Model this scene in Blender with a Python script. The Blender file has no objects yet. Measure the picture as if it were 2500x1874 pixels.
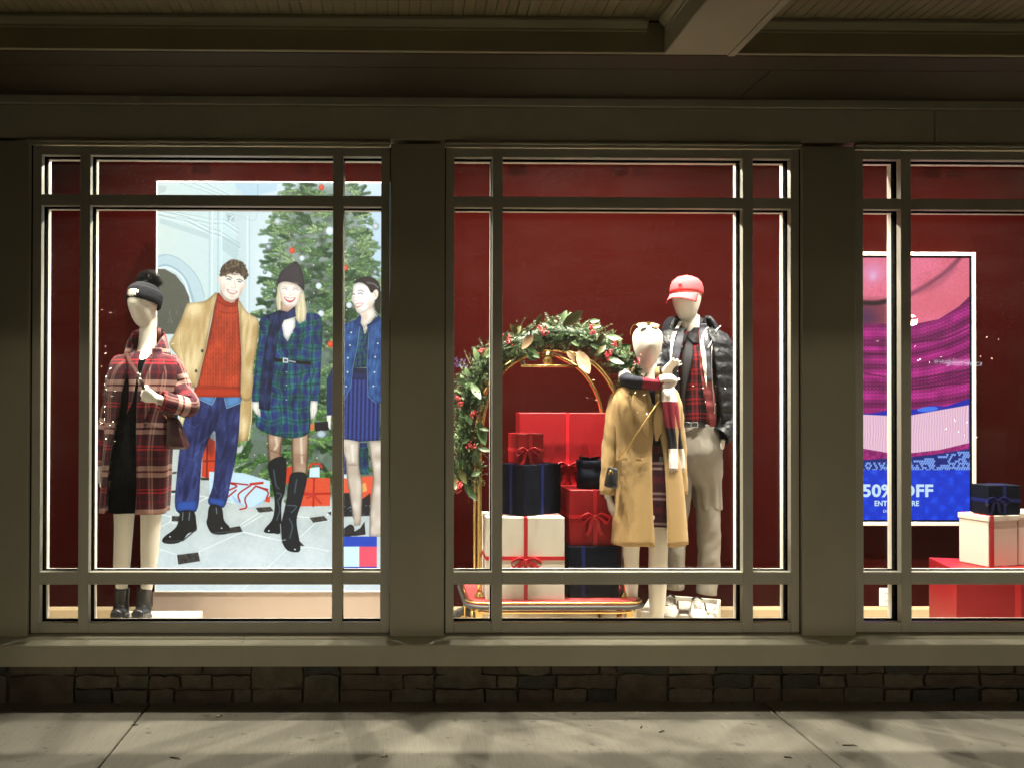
import bpy, bmesh, math, random
import numpy as np
from mathutils import Vector, Matrix
rad = math.radians
S = bpy.context.scene
COL = S.collection

# ---------------------------------------------------------------- camera
EYE = Vector((0, -4.5, 1.493))
def cam_axes(yaw=.012335, pitch=.008079, roll=.002363):
    r = Vector((math.cos(yaw), -math.sin(yaw), 0)); f = Vector((math.sin(yaw), math.cos(yaw), 0)); u = Vector((0, 0, 1))
    f, u = f*math.cos(pitch)+u*math.sin(pitch), u*math.cos(pitch)-f*math.sin(pitch)
    r, u = r*math.cos(roll)+u*math.sin(roll), u*math.cos(roll)-r*math.sin(roll)
    return r, u, f
CR, CU, CF = cam_axes()
cd = bpy.data.cameras.new('camera'); cam = bpy.data.objects.new('camera', cd); COL.objects.link(cam)
cam.matrix_world = Matrix.Translation(EYE) @ Matrix((CR, CU, -CF)).transposed().to_4x4()
cd.sensor_fit = 'HORIZONTAL'; cd.sensor_width = 36; cd.lens = 31.68
cd.shift_x = .10464; cd.shift_y = .0092; cd.clip_start = .05; cd.clip_end = 400
S.camera = cam

# ---------------------------------------------------------------- night sky and exposure
W = bpy.data.worlds.new('World'); S.world = W; W.use_nodes = True
nt = W.node_tree; bg = nt.nodes['Background']
sky = nt.nodes.new('ShaderNodeTexSky'); sky.sky_type = 'NISHITA'; sky.sun_disc = False; sky.sun_elevation = rad(-4); sky.sun_rotation = rad(200)
nt.links.new(sky.outputs[0], bg.inputs[0]); bg.inputs[1].default_value = .1
S.view_settings.view_transform = 'Standard'; S.view_settings.look = 'None'; S.view_settings.gamma = 1; S.view_settings.exposure = 0
S.view_settings.use_curve_mapping = False
S.cycles.max_bounces = 10; S.cycles.diffuse_bounces = 6; S.cycles.glossy_bounces = 4; S.cycles.transmission_bounces = 4; S.cycles.transparent_max_bounces = 32
S.cycles.sample_clamp_indirect = 4; S.cycles.caustics_reflective = False; S.cycles.caustics_refractive = False
FRONT_W = 900.; REAR_W = 290.; FILL_W = 280.; STREET_W = 1400.
WARM = (1., .91, .76); LAMPC = (1., .86, .62)
# ---------------------------------------------------------------- flat prints
class Canvas:
    """a small polygon painter for the printed poster and the screen picture"""
    def __init__(s, x0, y0, x1, y1, k, col):
        s.x0, s.y0, s.k = x0, y0, k
        s.w, s.h = int((x1-x0)*k), int((y1-y0)*k)
        s.im = np.empty((s.h, s.w, 3), np.float32); s.im[:] = np.array(col)/255.
    rnd = (0, 0)
    def _pt(s, pts):
        return (np.array(pts, float)-(s.x0, s.y0))*s.k
    def _put(s, m, bx, by, col, a, body=True):
        h, w = m.shape
        c = col
        if callable(col):
            yy, xx = np.mgrid[by:by+h, bx:bx+w]
            c = col(xx/s.k+s.x0, yy/s.k+s.y0)/255.
        else:
            c = np.array(col)/255.
        rd, k = s.rnd
        if k and body and min(w, h) > 26:                                   # rounded bodies: turn darker towards their outline
            r = max(2, int(min(rd*s.k, .22*min(w, h)))); b = boxblur(boxblur(np.pad(m, 2*r), r), r)[2*r:-2*r, 2*r:-2*r]
            c = c*(1-k*np.clip(1.9-2.1*b, 0, 1))[..., None]
        m = (m*a)[..., None]
        s.im[by:by+h, bx:bx+w] = s.im[by:by+h, bx:bx+w]*(1-m)+c*m
    def fill(s, pts, col, a=1., curve=False, blur=0.):
        p = s._pt(pts)
        if curve: p = crv(p, 5, True)
        b = int(blur*s.k)
        x0 = max(0, int(p[:, 0].min())-1-b); x1 = min(s.w, int(p[:, 0].max())+2+b)
        y0 = max(0, int(p[:, 1].min())-1-b); y1 = min(s.h, int(p[:, 1].max())+2+b)
        if x1 <= x0 or y1 <= y0: return
        ss = 3
        gx = x0+(np.arange((x1-x0)*ss)+.5)/ss; gy = y0+(np.arange((y1-y0)*ss)+.5)/ss
        q = np.roll(p, -1, 0)
        ins = np.zeros((len(gy), len(gx)), bool)
        for (ax, ay), (bx, by) in zip(p, q):
            if ay == by: continue
            r = (gy >= min(ay, by)) & (gy < max(ay, by))
            if not r.any(): continue
            xc = ax+(gy[r]-ay)*(bx-ax)/(by-ay)
            ins[r] ^= gx[None, :] < xc[:, None]
        m = ins.reshape(y1-y0, ss, x1-x0, ss).mean((1, 3)).astype(np.float32)
        for _ in range(2 if b else 0): m = boxblur(m, b)
        s._put(m, x0, y0, col, a)
    def line(s, pts, w, col, a=1., curve=False, soft=.6):
        p = s._pt(pts)
        if curve and len(p) > 2: p = crv(p, 5, False)
        r = w*s.k/2; pad = int(r+soft*s.k+2)
        x0 = max(0, int(p[:, 0].min())-pad); x1 = min(s.w, int(p[:, 0].max())+pad+1)
        y0 = max(0, int(p[:, 1].min())-pad); y1 = min(s.h, int(p[:, 1].max())+pad+1)
        if x1 <= x0 or y1 <= y0: return
        yy, xx = np.mgrid[y0:y1, x0:x1].astype(np.float32)+.5
        d = np.full(xx.shape, 1e9, np.float32)
        for (ax, ay), (bx, by) in zip(p[:-1], p[1:]):
            dx, dy = bx-ax, by-ay; L = dx*dx+dy*dy+1e-9
            t = np.clip(((xx-ax)*dx+(yy-ay)*dy)/L, 0, 1)
            d = np.minimum(d, np.hypot(xx-ax-t*dx, yy-ay-t*dy))
        m = np.clip((r-d)/(soft*s.k)+.5, 0, 1)
        s._put(m, x0, y0, col, a, False)
    def ell(s, cx, cy, rx, ry, col, a=1., rot=0., blur=0.):
        t = np.linspace(0, 2*np.pi, 22)[:-1]; c, n = np.cos(rot), np.sin(rot)
        X = rx*np.cos(t); Y = ry*np.sin(t)
        s.fill(np.stack([cx+X*c-Y*n, cy+X*n+Y*c], 1), col, a, False, blur)
def boxblur(m, b):
    k = 2*b+1
    for ax in (0, 1):
        c = np.cumsum(np.pad(m, [(b+1, b) if i == ax else (0, 0) for i in (0, 1)], mode='edge'), ax)
        m = (np.take(c, range(k, c.shape[ax]), ax)-np.take(c, range(0, c.shape[ax]-k), ax))/k
    return m
def crv(p, n, closed):
    p = np.array(p, float)
    if closed: a, b, c, d = np.roll(p, 1, 0), p, np.roll(p, -1, 0), np.roll(p, -2, 0)
    else:
        e = np.vstack([2*p[0]-p[1], p, 2*p[-1]-p[-2]]); a, b, c, d = e[:-3], e[1:-2], e[2:-1], e[3:]
    o = []
    for i in range(n):
        t = i/n
        o.append(.5*(2*b+(c-a)*t+(2*a-5*b+4*c-d)*t*t+(3*b-a-3*c+d)*t**3))
    o = np.stack(o, 1).reshape(-1, p.shape[1])
    return o if closed else np.vstack([o, p[-1:]])
def vnoise(x, y, f, seed=0):
    """smooth value noise in 0..1"""
    x = np.asarray(x)*f+seed*17.3; y = np.asarray(y)*f+seed*9.1
    xi = np.floor(x).astype(int); yi = np.floor(y).astype(int); u = x-xi; v = y-yi
    u = u*u*(3-2*u); v = v*v*(3-2*v)
    def h(i, j):
        n = (i*374761393+j*668265263+seed*974711) & 0xffffffff
        n = ((n ^ (n >> 13))*1274126177) & 0xffffffff
        return ((n ^ (n >> 16)) & 0xffff)/65535.
    return (h(xi, yi)*(1-u)+h(xi+1, yi)*u)*(1-v)+(h(xi, yi+1)*(1-u)+h(xi+1, yi+1)*u)*v
def mixc(a, b, t):
    return np.array(a)*(1-t)[..., None]+np.array(b)*t[..., None]
def zt(x0, y0, k):
    return lambda *v: [(x0+v[i]/k, y0+v[i+1]/k) for i in range(0, len(v), 2)]

def cloth(c0, c1, seed=0, f=.045, ang=.25, hi=None, k=1.):
    """shaded cloth: broad light and dark areas plus long soft folds"""
    ca, sa = math.cos(ang), math.sin(ang)
    def fn(x, y):
        u, v = x*ca+y*sa, -x*sa+y*ca
        w = vnoise(x, y, .02, seed+9)*24
        a = vnoise(u, v, f, seed); b = vnoise(u*2.6+w*.4, v*.5, f*1.7, seed+3); g = vnoise(x, y, .6, seed+5)
        t = np.clip(.5+k*((a-.5)*.9+(b-.5)*.9)+(g-.5)*.16, 0, 1); o = mixc(c0, c1, t)
        if hi is not None:
            r = np.clip(1-np.abs(b-.62)*9, 0, 1)**2*np.clip(a*1.6-.3, 0, 1); o = o*(1-r*.5)[..., None]+np.array(hi)*(r*.5)[..., None]
        return o
    return fn
def paint_poster():
    R = random.Random(5)
    c = Canvas(385, 445, 960, 1441, 1.5, (205, 226, 228))
    A = zt(370, 430, 3.881); B = zt(400, 600, 4.604); C = zt(600, 600, 3.25); D = zt(370, 930, 3.128); E = zt(550, 1040, 3.949)
    # --- white panelled hall
    c.fill([(385, 445), (640, 445), (640, 1000), (385, 1000)], lambda x, y: mixc((208, 222, 218), (196, 220, 226), np.clip((x-385)/230, 0, 1)))
    c.fill([(575, 445), (960, 445), (960, 1250), (575, 1250)], lambda x, y: mixc((196, 212, 216), (206, 224, 232), np.clip((x-575)/110, 0, 1)))
    c.fill([(640, 560), (830, 560), (830, 830), (640, 830)], (235, 246, 250), .8, False, 40)
    c.fill([(880, 470), (960, 470), (960, 700), (880, 700)], (188, 212, 230), .9, False, 20)
    c.fill(A(780, 70, 1180, 70, 1180, 130, 1000, 180, 880, 185, 800, 110), (176, 206, 224), .8)
    c.line(A(1000, 70, 1000, 200), 2, (160, 186, 200))
    for k, (y0, y1) in enumerate(((60, 105), (90, 150), (120, 200))):      # upper mouldings running to the corner
        c.line(A(260+120*k, 60, 640+60*k, 190), 1.6, (158, 182, 186), .8); c.line(A(280+120*k, 60, 660+60*k, 190), 1.5, (228, 238, 238), .8)
    c.fill(A(60, 90, 150, 100, 130, 150, 60, 170), (186, 196, 196), .7)
    for k, (o, col) in enumerate(((0, (170, 192, 196)), (14, (226, 238, 238)), (40, (160, 184, 190)), (58, (220, 234, 236)))):  # cornice
        c.line(A(70, 330+o, 330, 385+o, 560, 500+o, 640, 520+o, 835, 640+o), 2.2, col, .9)
        c.line(A(240, 345+o, 450, 385+o, 560, 410+o, 690, 410+o, 820, 500+o), 1.6, col, .8)
    c.fill(A(80, 400, 540, 545, 540, 600, 80, 450), (180, 202, 206), .7)
    for x, col, w in ((548, (176, 202, 208), 3), (575, (224, 238, 240), 3), (628, (168, 196, 206), 2.5), (660, (214, 232, 236), 3)):
        c.line(A(x, 340, x, 1300), w, col, .9)
    c.fill(A(670, 560, 840, 640, 800, 800, 670, 700), (170, 194, 198), .55)
    c.fill(A(700, 345, 790, 345, 790, 440, 700, 400), (182, 202, 204), .8)
    for i in range(14):
        c.line(A(*[v+R.uniform(-30, 30) for v in (745, 390, 745, 400)]), 2, R.choice([(150, 172, 178), (232, 242, 242)]))
    c.line(A(905, 380, 905, 1280), 2.2, (226, 242, 248)); c.line(A(925, 380, 925, 1280), 1.3, (166, 192, 206))
    c.line(A(820, 370, 960, 420, 1000, 345), 1.3, (160, 188, 200), .7, True)
    # arch and dark opening
    c.fill(A(60, 745, 150, 742, 260, 780, 380, 880, 460, 1000, 500, 1130, 520, 1200, 370, 1210, 300, 1010, 180, 880, 60, 850), (188, 210, 218), 1, False)
    c.line(A(60, 770, 150, 748, 260, 785, 380, 885, 460, 1005, 505, 1150), 1.6, (150, 174, 186), .9, True)
    c.line(A(60, 865, 150, 850, 260, 905, 340, 1010, 400, 1190), 6, (158, 184, 198), .9, True)
    c.line(A(60, 880, 150, 868, 250, 920, 320, 1010, 372, 1190), 5, (226, 240, 244), .9, True)
    c.fill(A(40, 882, 130, 885, 230, 940, 310, 1040, 360, 1150, 372, 1300, 372, 1500, 40, 1500), (96, 96, 84), 1, False)
    for i in range(7):
        x = R.uniform(140, 240); y = R.uniform(1250, 1380)
        c.line(A(x, y, x, y+R.uniform(20, 60)), .8, (170, 172, 164), .6)
    # --- floor of pale octagons with dark squares
    def marble(x, y):
        n = vnoise(x, y, .03, 3)*.5+vnoise(x, y, .11, 4)*.3+vnoise(x, y, .3, 6)*.2
        return mixc((176, 186, 184), (206, 212, 206), n)+mixc((0, 0, 0), (10, 14, 22), np.clip((y-1200)/200, 0, 1))
    c.fill([(385, 1040), (960, 1120), (960, 1445), (385, 1445)], marble)
    c.fill(E(0, 1180, 1540, 1100, 1540, 1658, 0, 1658), (232, 240, 244), .25, False, 40)
    for L in (D(60, 1010, 165, 1035, 150, 1075, 65, 1120), D(165, 1075, 210, 1090), D(40, 1270, 200, 1320, 215, 1400, 180, 1430), D(370, 1300, 700, 1150, 907, 1200), D(200, 1000, 450, 880),
              D(360, 870, 460, 890, 700, 940), D(700, 1110, 850, 1020), D(120, 890, 200, 850), D(380, 1330, 370, 1290), D(850, 1440, 907, 1410), D(690, 1600, 760, 1540),
              E(150, 950, 330, 830), E(180, 1015, 540, 1100, 620, 1160, 410, 1365), E(610, 1200, 800, 1160, 1000, 1200), E(710, 1080, 860, 940), E(860, 930, 1000, 905), E(700, 865, 810, 880), E(1130, 1590, 1200, 1500), E(980, 860, 1020, 800)):
        c.line(L, 1.7, (236, 246, 248), .95)
    for q in (D(165, 1028, 240, 1030, 230, 1068, 165, 1068), D(205, 1325, 365, 1305, 380, 1372, 215, 1398), D(580, 1120, 680, 1105, 702, 1148, 590, 1162), D(800, 965, 907, 958, 907, 995, 820, 1000), D(135, 835, 205, 832, 205, 852, 135, 852),
              D(380, 735, 445, 735, 445, 755, 385, 755), D(133, 700, 200, 690, 200, 705, 133, 712), D(735, 1540, 815, 1540, 760, 1548), E(300, 785, 440, 775, 470, 815, 335, 830), E(815, 880, 950, 862, 990, 905, 850, 928), E(545, 1105, 700, 1085, 765, 1150, 600, 1160), E(985, 830, 1020, 820, 1020, 860)):
        c.fill(q, lambda x, y: mixc((44, 40, 38), (84, 80, 76), vnoise(x, y, .2, 9)))
    for i in range(90):
        x, y = R.uniform(600, 800), R.uniform(1330, 1400); c.line([(x, y), (x+R.uniform(-4, 4), y+R.uniform(-3, 3))], .9, (240, 244, 244), .6)
    # --- Christmas tree
    def left_edge(y):
        return np.interp(y, [445, 520, 560, 600, 640, 700, 760, 850, 950, 1050, 1130, 1190, 1230], [690, 668, 650, 640, 640, 632, 620, 605, 590, 575, 562, 580, 700])
    def right_edge(y): return np.interp(y, [445, 560, 620, 700, 760, 900], [880, 900, 905, 930, 990, 1000])
    for y in np.arange(1205, 450, -7):
        lo, hi = left_edge(y), right_edge(y); g = np.clip((y-445)/700, 0, 1)
        c.fill([(lo+34, y-9), (hi-18, y-9), (hi-18, y+9), (lo+34, y+9)], (74, 92, 74), .5 if y > 640 else .3, False, 9)
    for i in range(260):
        y = R.uniform(520, 1190); x = R.uniform(left_edge(y)+40, right_edge(y)-20); c.ell(x, y, R.uniform(5, 14), R.uniform(4, 9), R.choice([(40, 56, 42), (52, 70, 52), (150, 168, 150), (60, 80, 60)]), .5, R.random()*3, 4)
    br = []
    for i in range(420):
        y = 448+(1200-448)*R.random()**.9; lo, hi = left_edge(y), right_edge(y); br.append((y, R.uniform(lo+16, hi-4)))
    for y in np.arange(452, 1200, 13):
        br.append((y+R.uniform(-6, 6), left_edge(y)+R.uniform(6, 30))); br.append((y, right_edge(y)-R.uniform(5, 20)))
    br.sort(key=lambda t: t[0]+R.uniform(-60, 60))
    pal = [(56, 92, 52), (78, 116, 70), (104, 140, 90), (134, 166, 112), (48, 80, 50), (158, 186, 134), (92, 130, 88)]
    low = [(46, 84, 38), (70, 116, 52), (98, 148, 72), (130, 172, 96), (34, 60, 32), (110, 150, 90)]
    def spray(p0, ang, L, base, wn):
        p1 = (p0[0]+L*math.cos(ang), p0[1]+L*math.sin(ang))
        c.line([p0, p1], wn*1.5, [v*.62 for v in base], .55, False, 2.5)
        n = int(L*.6)
        for j in range(n):
            t = j/n; px, py = p0[0]+(p1[0]-p0[0])*t, p0[1]+(p1[1]-p0[1])*t
            for s2 in (-1, 1):
                a2 = ang+s2*R.uniform(.35, .85); l2 = R.uniform(.6, 1.)*wn*(1.1-.4*t); f = R.uniform(.72, 1.25)*(1.08 if s2*math.cos(ang) < 0 else .9)
                c.line([(px, py), (px+l2*math.cos(a2), py+l2*math.sin(a2))], 1.3, [min(255, v*f) for v in base], .9)
        return p1
    for y, x in br:
        out = -1 if x < 775+R.uniform(-60, 60) else 1
        wn = R.uniform(4.5, 7.5); L = R.uniform(24, 46); base = R.choice(low if y > 1000+R.uniform(-40, 40) else pal)
        ang = R.uniform(-.5, .3) if y < 1000 else R.uniform(0, 1.1)
        ang = ang if out > 0 else math.pi-ang
        p = (x-out*L*.5, y)
        spray(p, ang, L, base, wn)
        for k in range(R.randint(1, 3)):
            t = R.uniform(.1, .7); spray((p[0]+L*t*math.cos(ang), p[1]+L*t*math.sin(ang)), ang+R.choice([-1, 1])*R.uniform(.4, .9), L*R.uniform(.35, .6), base, wn*.9)
    for i in range(160):
        y = R.uniform(560, 1190); x = R.uniform(left_edge(y)+20, 935); c.ell(x, y, R.uniform(.9, 1.7), R.uniform(.9, 1.7), (255, 250, 226), .9)
    for (x, y, r, col) in [(1190, 428, 34, 'g'), (1105, 668, 34, 's'), (1325, 702, 28, 'r'), (1683, 515, 38, 'w'), (1420, 775, 24, 'w'), (1070, 908, 20, 's'), (1578, 1038, 28, 'w'), (1830, 865, 26, 'r'), (2035, 425, 18, 's'), (2115, 470, 34, 'g'),
                           (2113, 905, 22, 's'), (1160, 1088, 18, 's'), (1865, 1220, 26, 'w'), (1600, 1300, 28, 'w'), (1690, 1590, 30, 'r'), (1600, 100, 26, 'r'), (2030, 1560, 20, 'w')]:
        (x, y), = A(x, y); r /= 3.881
        k = {'g': ((150, 166, 168), (226, 238, 240)), 's': ((96, 108, 112), (220, 232, 236)), 'r': ((206, 62, 36), (240, 120, 90)), 'w': ((196, 212, 220), (250, 252, 252))}[col]
        c.ell(x, y, r, r*1.1, k[0]); c.ell(x-r*.1, y-r*.1, r*.62, r*.62, k[1], .8, 0, r*.3)
        c.line([(x, y-r*1.7), (x, y-r)], .8, (120, 130, 130), .8)
    # --- parcels under the tree
    c.fill(D(400, 440, 450, 430, 490, 460, 500, 740, 390, 730), (214, 66, 34)); c.line(D(432, 430, 428, 735), 4, (120, 36, 26)); c.line(D(400, 610, 490, 608), 3, (120, 36, 26))
    c.fill(D(445, 690, 700, 700, 907, 760, 907, 890, 760, 965, 640, 930, 560, 880, 450, 880), (196, 222, 240))
    c.fill(D(612, 860, 730, 960, 770, 965, 907, 870, 907, 900, 765, 970, 640, 925), (168, 198, 226))
    c.fill(D(860, 915, 907, 870, 907, 925), (224, 72, 40))
    for L in (D(760, 795, 670, 860, 680, 920), D(800, 800, 720, 890, 730, 960, 680, 978), D(800, 800, 890, 840, 880, 895), D(740, 790, 610, 775), D(800, 800, 890, 825), D(610, 780, 655, 800, 600, 830), D(585, 885, 650, 830)):
        c.line(L, 3.6, (170, 42, 34), 1, True)
    c.line(D(760, 785, 850, 775), 6, (190, 54, 42))
    c.fill(E(580, 400, 650, 380, 640, 520, 590, 560), (214, 62, 38))
    c.fill(E(770, 500, 1010, 495, 1010, 765, 720, 770), (226, 82, 52)); c.line(E(856, 500, 850, 765), 5, (186, 44, 30)); c.line(E(750, 655, 1010, 645), 5, (186, 44, 30))
    for L in (E(850, 660, 790, 690), E(860, 665, 920, 740), E(850, 655, 770, 640)): c.line(L, 5, (196, 56, 40))
    c.fill(E(815, 400, 910, 390, 910, 490, 810, 490), (206, 230, 242)); c.line(E(810, 400, 830, 365, 900, 360, 930, 395), 5, (206, 50, 40), 1, True)
    c.fill(E(1120, 500, 1480, 470, 1480, 740, 1380, 790, 1120, 790), (232, 92, 60)); c.fill(E(1300, 560, 1350, 540, 1365, 620, 1300, 640), (236, 170, 96))
    c.fill(E(1115, 640, 1200, 640, 1240, 760, 1395, 640, 1400, 860, 1115, 870), (40, 38, 40)); c.fill(E(1130, 460, 1180, 455, 1180, 500, 1130, 500), (214, 226, 236))
    for i in range(20): c.ell(*E(R.uniform(1130, 1400), R.uniform(760, 870))[0], 1.4, 1.4, (150, 170, 190), .8)
    # --- man
    c.rnd = (7, .27)
    skin, skd = (236, 228, 214), (196, 164, 138)
    coatc = cloth((190, 158, 104), (236, 212, 162), 2, .03, .12)
    c.fill(D(660, -120, 768, -120, 778, 0, 768, 300, 740, 450, 665, 470, 680, 60), coatc)
    c.line(D(770, 20, 765, 300, 742, 450), 1.5, (246, 234, 196)); c.line(D(700, 0, 690, 460), 1.2, (184, 150, 98), .7)
    velvet = cloth((28, 30, 66), (60, 72, 134), 6, .04, .2, (92, 116, 180), .7)
    c.fill(D(345, 80, 680, 80, 680, 180, 660, 500, 610, 760, 560, 960, 440, 930, 480, 760, 490, 380, 400, 560, 380, 740, 350, 990, 200, 990, 200, 740, 245, 340, 270, 230), velvet, 1, True)
    for L in (D(270, 320, 330, 350, 360, 330), D(500, 360, 420, 440, 320, 520), D(540, 250, 490, 350, 340, 560, 390, 700), D(400, 560, 380, 740, 340, 700), D(525, 330, 495, 420, 520, 590), D(560, 590, 510, 700), D(215, 560, 205, 780, 215, 900),
              D(330, 600, 280, 590), D(650, 480, 610, 740, 560, 900), D(470, 760, 510, 860), D(540, 860, 580, 800), D(280, 900, 300, 950)):
        c.line(L, 2.2, (96, 120, 186), .3, True, 2.5)
    c.line(D(550, 130, 545, 260, 470, 360), 1.4, (36, 36, 64))
    c.fill(D(330, 70, 420, 100, 495, 125, 465, 185, 350, 130), (92, 140, 196)); c.fill(D(555, 125, 680, 100, 685, 165, 580, 210), (92, 140, 196))
    c.line(D(345, 130, 465, 183, 495, 125), 1.2, (160, 196, 226)); c.line(D(558, 130, 578, 208, 684, 165), 1.2, (160, 196, 226))
    c.fill(D(200, 920, 350, 905, 352, 985, 200, 990), (50, 84, 168)); c.fill(D(445, 885, 568, 905, 560, 960, 445, 930), (50, 84, 168))
    c.fill(D(235, 995, 330, 995, 350, 1080, 350, 1140, 290, 1160, 240, 1220, 170, 1240, 100, 1230, 105, 1190, 200, 1110), (34, 34, 34), 1, True); c.line(D(110, 1225, 250, 1215, 350, 1130), 3, (58, 62, 66))
    c.fill(D(455, 945, 538, 960, 560, 1060, 600, 1110, 600, 1150, 560, 1168, 470, 1160, 430, 1090, 435, 1040), (36, 36, 36), 1, True); c.line(D(475, 1158, 600, 1148), 3, (66, 72, 76))
    for p in (D(250, 1000, 245, 1060), D(300, 1000, 295, 1060), D(500, 965, 505, 1010)): c.line(p, 2, (150, 170, 184), .8)
    for p in ((152, 1186), (542, 1120)): c.ell(*D(*p)[0], 2.2, 1.6, (220, 232, 238))
    def knit(x, y):
        w = .5+.5*np.sin(x*.95)*(.6+.4*np.sin(y*.5+2*np.sin(x*.48)))
        return mixc((168, 54, 30), (200, 78, 48), w)*(.8+.2*vnoise(x, y, .035, 14)+.16*vnoise(x, y*.5, .12, 15))[..., None]
    c.fill(B(600, 560, 700, 640, 790, 640, 840, 580, 850, 800, 870, 1100, 868, 1660, 350, 1660, 400, 1500, 480, 1150, 540, 850, 570, 680), knit)
    c.fill(B(350, 1585, 860, 1595, 870, 1700, 345, 1700), (188, 58, 32)); c.line(B(380, 1570, 860, 1590), 1.6, (134, 36, 20), .8)
    c.fill(B(590, 540, 620, 530, 680, 610, 760, 645, 830, 590, 840, 640, 800, 690, 700, 690, 590, 630), (184, 56, 30)); c.line(B(580, 700, 660, 750, 780, 760, 850, 730), 1.6, (140, 40, 24), .8, True)
    c.fill(B(595, 525, 470, 620, 300, 645, 262, 660, 210, 800, 120, 1000, 70, 1120, 160, 1250, 240, 1460, 350, 1600, 420, 1400, 470, 1180, 530, 850, 570, 690), coatc, 1, True)
    c.fill(B(838, 610, 930, 740, 1040, 810, 1065, 870, 1050, 1100, 1000, 1400, 1000, 1700, 870, 1700, 872, 1280, 868, 1100, 845, 800), coatc, 1, True)
    c.line(B(590, 545, 560, 690, 530, 860, 470, 1190, 360, 1580), 1.3, (240, 224, 180), .6); c.line(B(840, 640, 850, 820, 866, 1100, 884, 1300, 876, 1660), 1.3, (240, 224, 180), .6)
    c.line(B(480, 625, 462, 655, 495, 685, 445, 710, 450, 950, 470, 1170), 1.2, (170, 138, 84), .6, False, 1.2); c.line(B(860, 680, 940, 760, 950, 850, 920, 1100, 880, 1500), 1.1, (170, 138, 84), .6, False, 1.2)
    c.line(B(265, 680, 200, 900, 190, 1100, 240, 1300), 1.1, (180, 146, 92), .8); c.line(B(120, 1100, 90, 1110), 2, (244, 232, 200))
    for p in ((436, 1185), (368, 1410)): c.ell(*B(*p)[0], 3.2, 4.2, (78, 66, 56))
    c.fill(D(215, 220, 272, 240, 245, 340, 225, 330), (236, 222, 176))
    c.fill(B(570, 690, 600, 640, 560, 860, 500, 1160, 400, 1500, 365, 1600, 420, 1400, 480, 1150, 540, 850), (60, 30, 10), .3, False, 3); c.fill(B(845, 700, 862, 1000, 878, 1300, 868, 1640, 840, 1640, 850, 1200, 835, 900), (70, 20, 8), .3, False, 3)
    c.fill(D(440, 300, 520, 260, 500, 420, 470, 600, 420, 520), (14, 16, 40), .4, False, 5)
    # head of the man
    c.rnd = (6, .1)
    c.fill(B(632, 500, 640, 560, 700, 625, 790, 640, 815, 590, 840, 560), (206, 176, 156))
    c.fill(B(612, 340, 640, 335, 650, 440, 625, 440, 608, 400), (232, 214, 200)); c.fill(B(900, 420, 925, 430, 910, 480, 880, 500), (226, 204, 190))
    c.fill(B(640, 330, 700, 290, 800, 300, 905, 360, 900, 430, 870, 510, 830, 580, 780, 612, 720, 598, 660, 540, 632, 460), (248, 234, 222), 1, True)
    c.line(B(636, 480, 660, 545, 720, 602, 780, 612, 830, 580, 872, 500), 1.4, (170, 146, 134), .55, True)
    c.fill(B(640, 400, 660, 500, 690, 560, 650, 520, 632, 450), (214, 190, 172), .8, False, 1.5); c.fill(B(880, 430, 890, 480, 860, 530, 868, 470), (216, 194, 178), .8, False, 1.5)
    c.fill(B(640, 345, 640, 260, 690, 195, 780, 168, 870, 195, 925, 260, 932, 340, 905, 385, 880, 330, 800, 300, 720, 295, 665, 320), (72, 58, 46), 1, True)
    for i in range(190):
        t = R.uniform(math.pi*.92, math.pi*2.1); rr = R.uniform(.55, 1.03)
        x = 787+150*rr*math.cos(t); y = 325+165*rr*math.sin(t)*(.98 if math.sin(t) < 0 else .3)
        if y > 330 and 670 < x < 880: continue
        c.ell(*B(x, y)[0], 2.7, 2.3, R.choice([(74, 62, 50), (56, 46, 38), (98, 82, 62), (128, 108, 80)]), .9, R.random()*3)
    for i in range(60):
        x = R.uniform(650, 925); y = 300+R.uniform(-14, 26)+max(0, (x-850)*.55); c.ell(*B(x, y)[0], 2.2, 1.8, R.choice([(80, 66, 52), (60, 48, 40), (112, 94, 70)]), .9)
    c.line(B(690, 350, 725, 345, 765, 368), 1.9, (96, 76, 62), .95, True); c.line(B(820, 385, 850, 378, 885, 398), 1.9, (96, 76, 62), .95, True)
    c.line(B(705, 378, 730, 372, 752, 386), 1.7, (70, 66, 70), .95, True); c.line(B(832, 405, 850, 400, 868, 412), 1.7, (70, 66, 70), .95, True)
    c.ell(*B(730, 380)[0], 1.5, 1.2, (70, 84, 96)); c.ell(*B(850, 407)[0], 1.4, 1.2, (70, 84, 96))
    c.line(B(790, 390, 800, 440, 808, 470, 775, 478, 752, 462), 1.2, (196, 166, 148), .9, True)
    c.fill(B(705, 487, 760, 500, 828, 515, 805, 540, 765, 548, 725, 528), (206, 138, 126), 1, True); c.fill(B(722, 497, 765, 506, 812, 518, 795, 530, 760, 530, 735, 518), (250, 250, 248), 1, True)
    # --- woman in the green tartan dress
    c.rnd = (7, .27)
    def tartan(x, y, sx=26., sy=30.):
        x, y = x+15*(vnoise(x, y, .035, 33)-.5)+5*(vnoise(x, y, .11, 35)-.5), y+17*(vnoise(x, y, .03, 34)-.5)
        u = (x/sx) % 1; v = (y/sy) % 1
        a = np.where(u < .5, 1., 0.)[..., None]; b = np.where(v < .5, 1., 0.)[..., None]
        g, n = np.array((40, 106, 100)), np.array((40, 52, 112))
        col = (g*a+n*(1-a))*.55+(g*b+n*(1-b))*.45
        ln = ((np.abs(u-.25) < .045) | (np.abs(v-.25) < .045) | (np.abs(u-.75) < .03))[..., None]
        return np.where(ln, col*.72, col)*(.62+.4*vnoise(x, y, .05, 8)+.3*vnoise(x*2.4, y*.6, .06, 21))[..., None]
    c.fill(C(185, 1480, 285, 1510, 285, 1560, 180, 1560), (60, 50, 60))
    def leg(x, y): return mixc((150, 116, 92), (196, 164, 138), vnoise(x, y, .04, 12))
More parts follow.
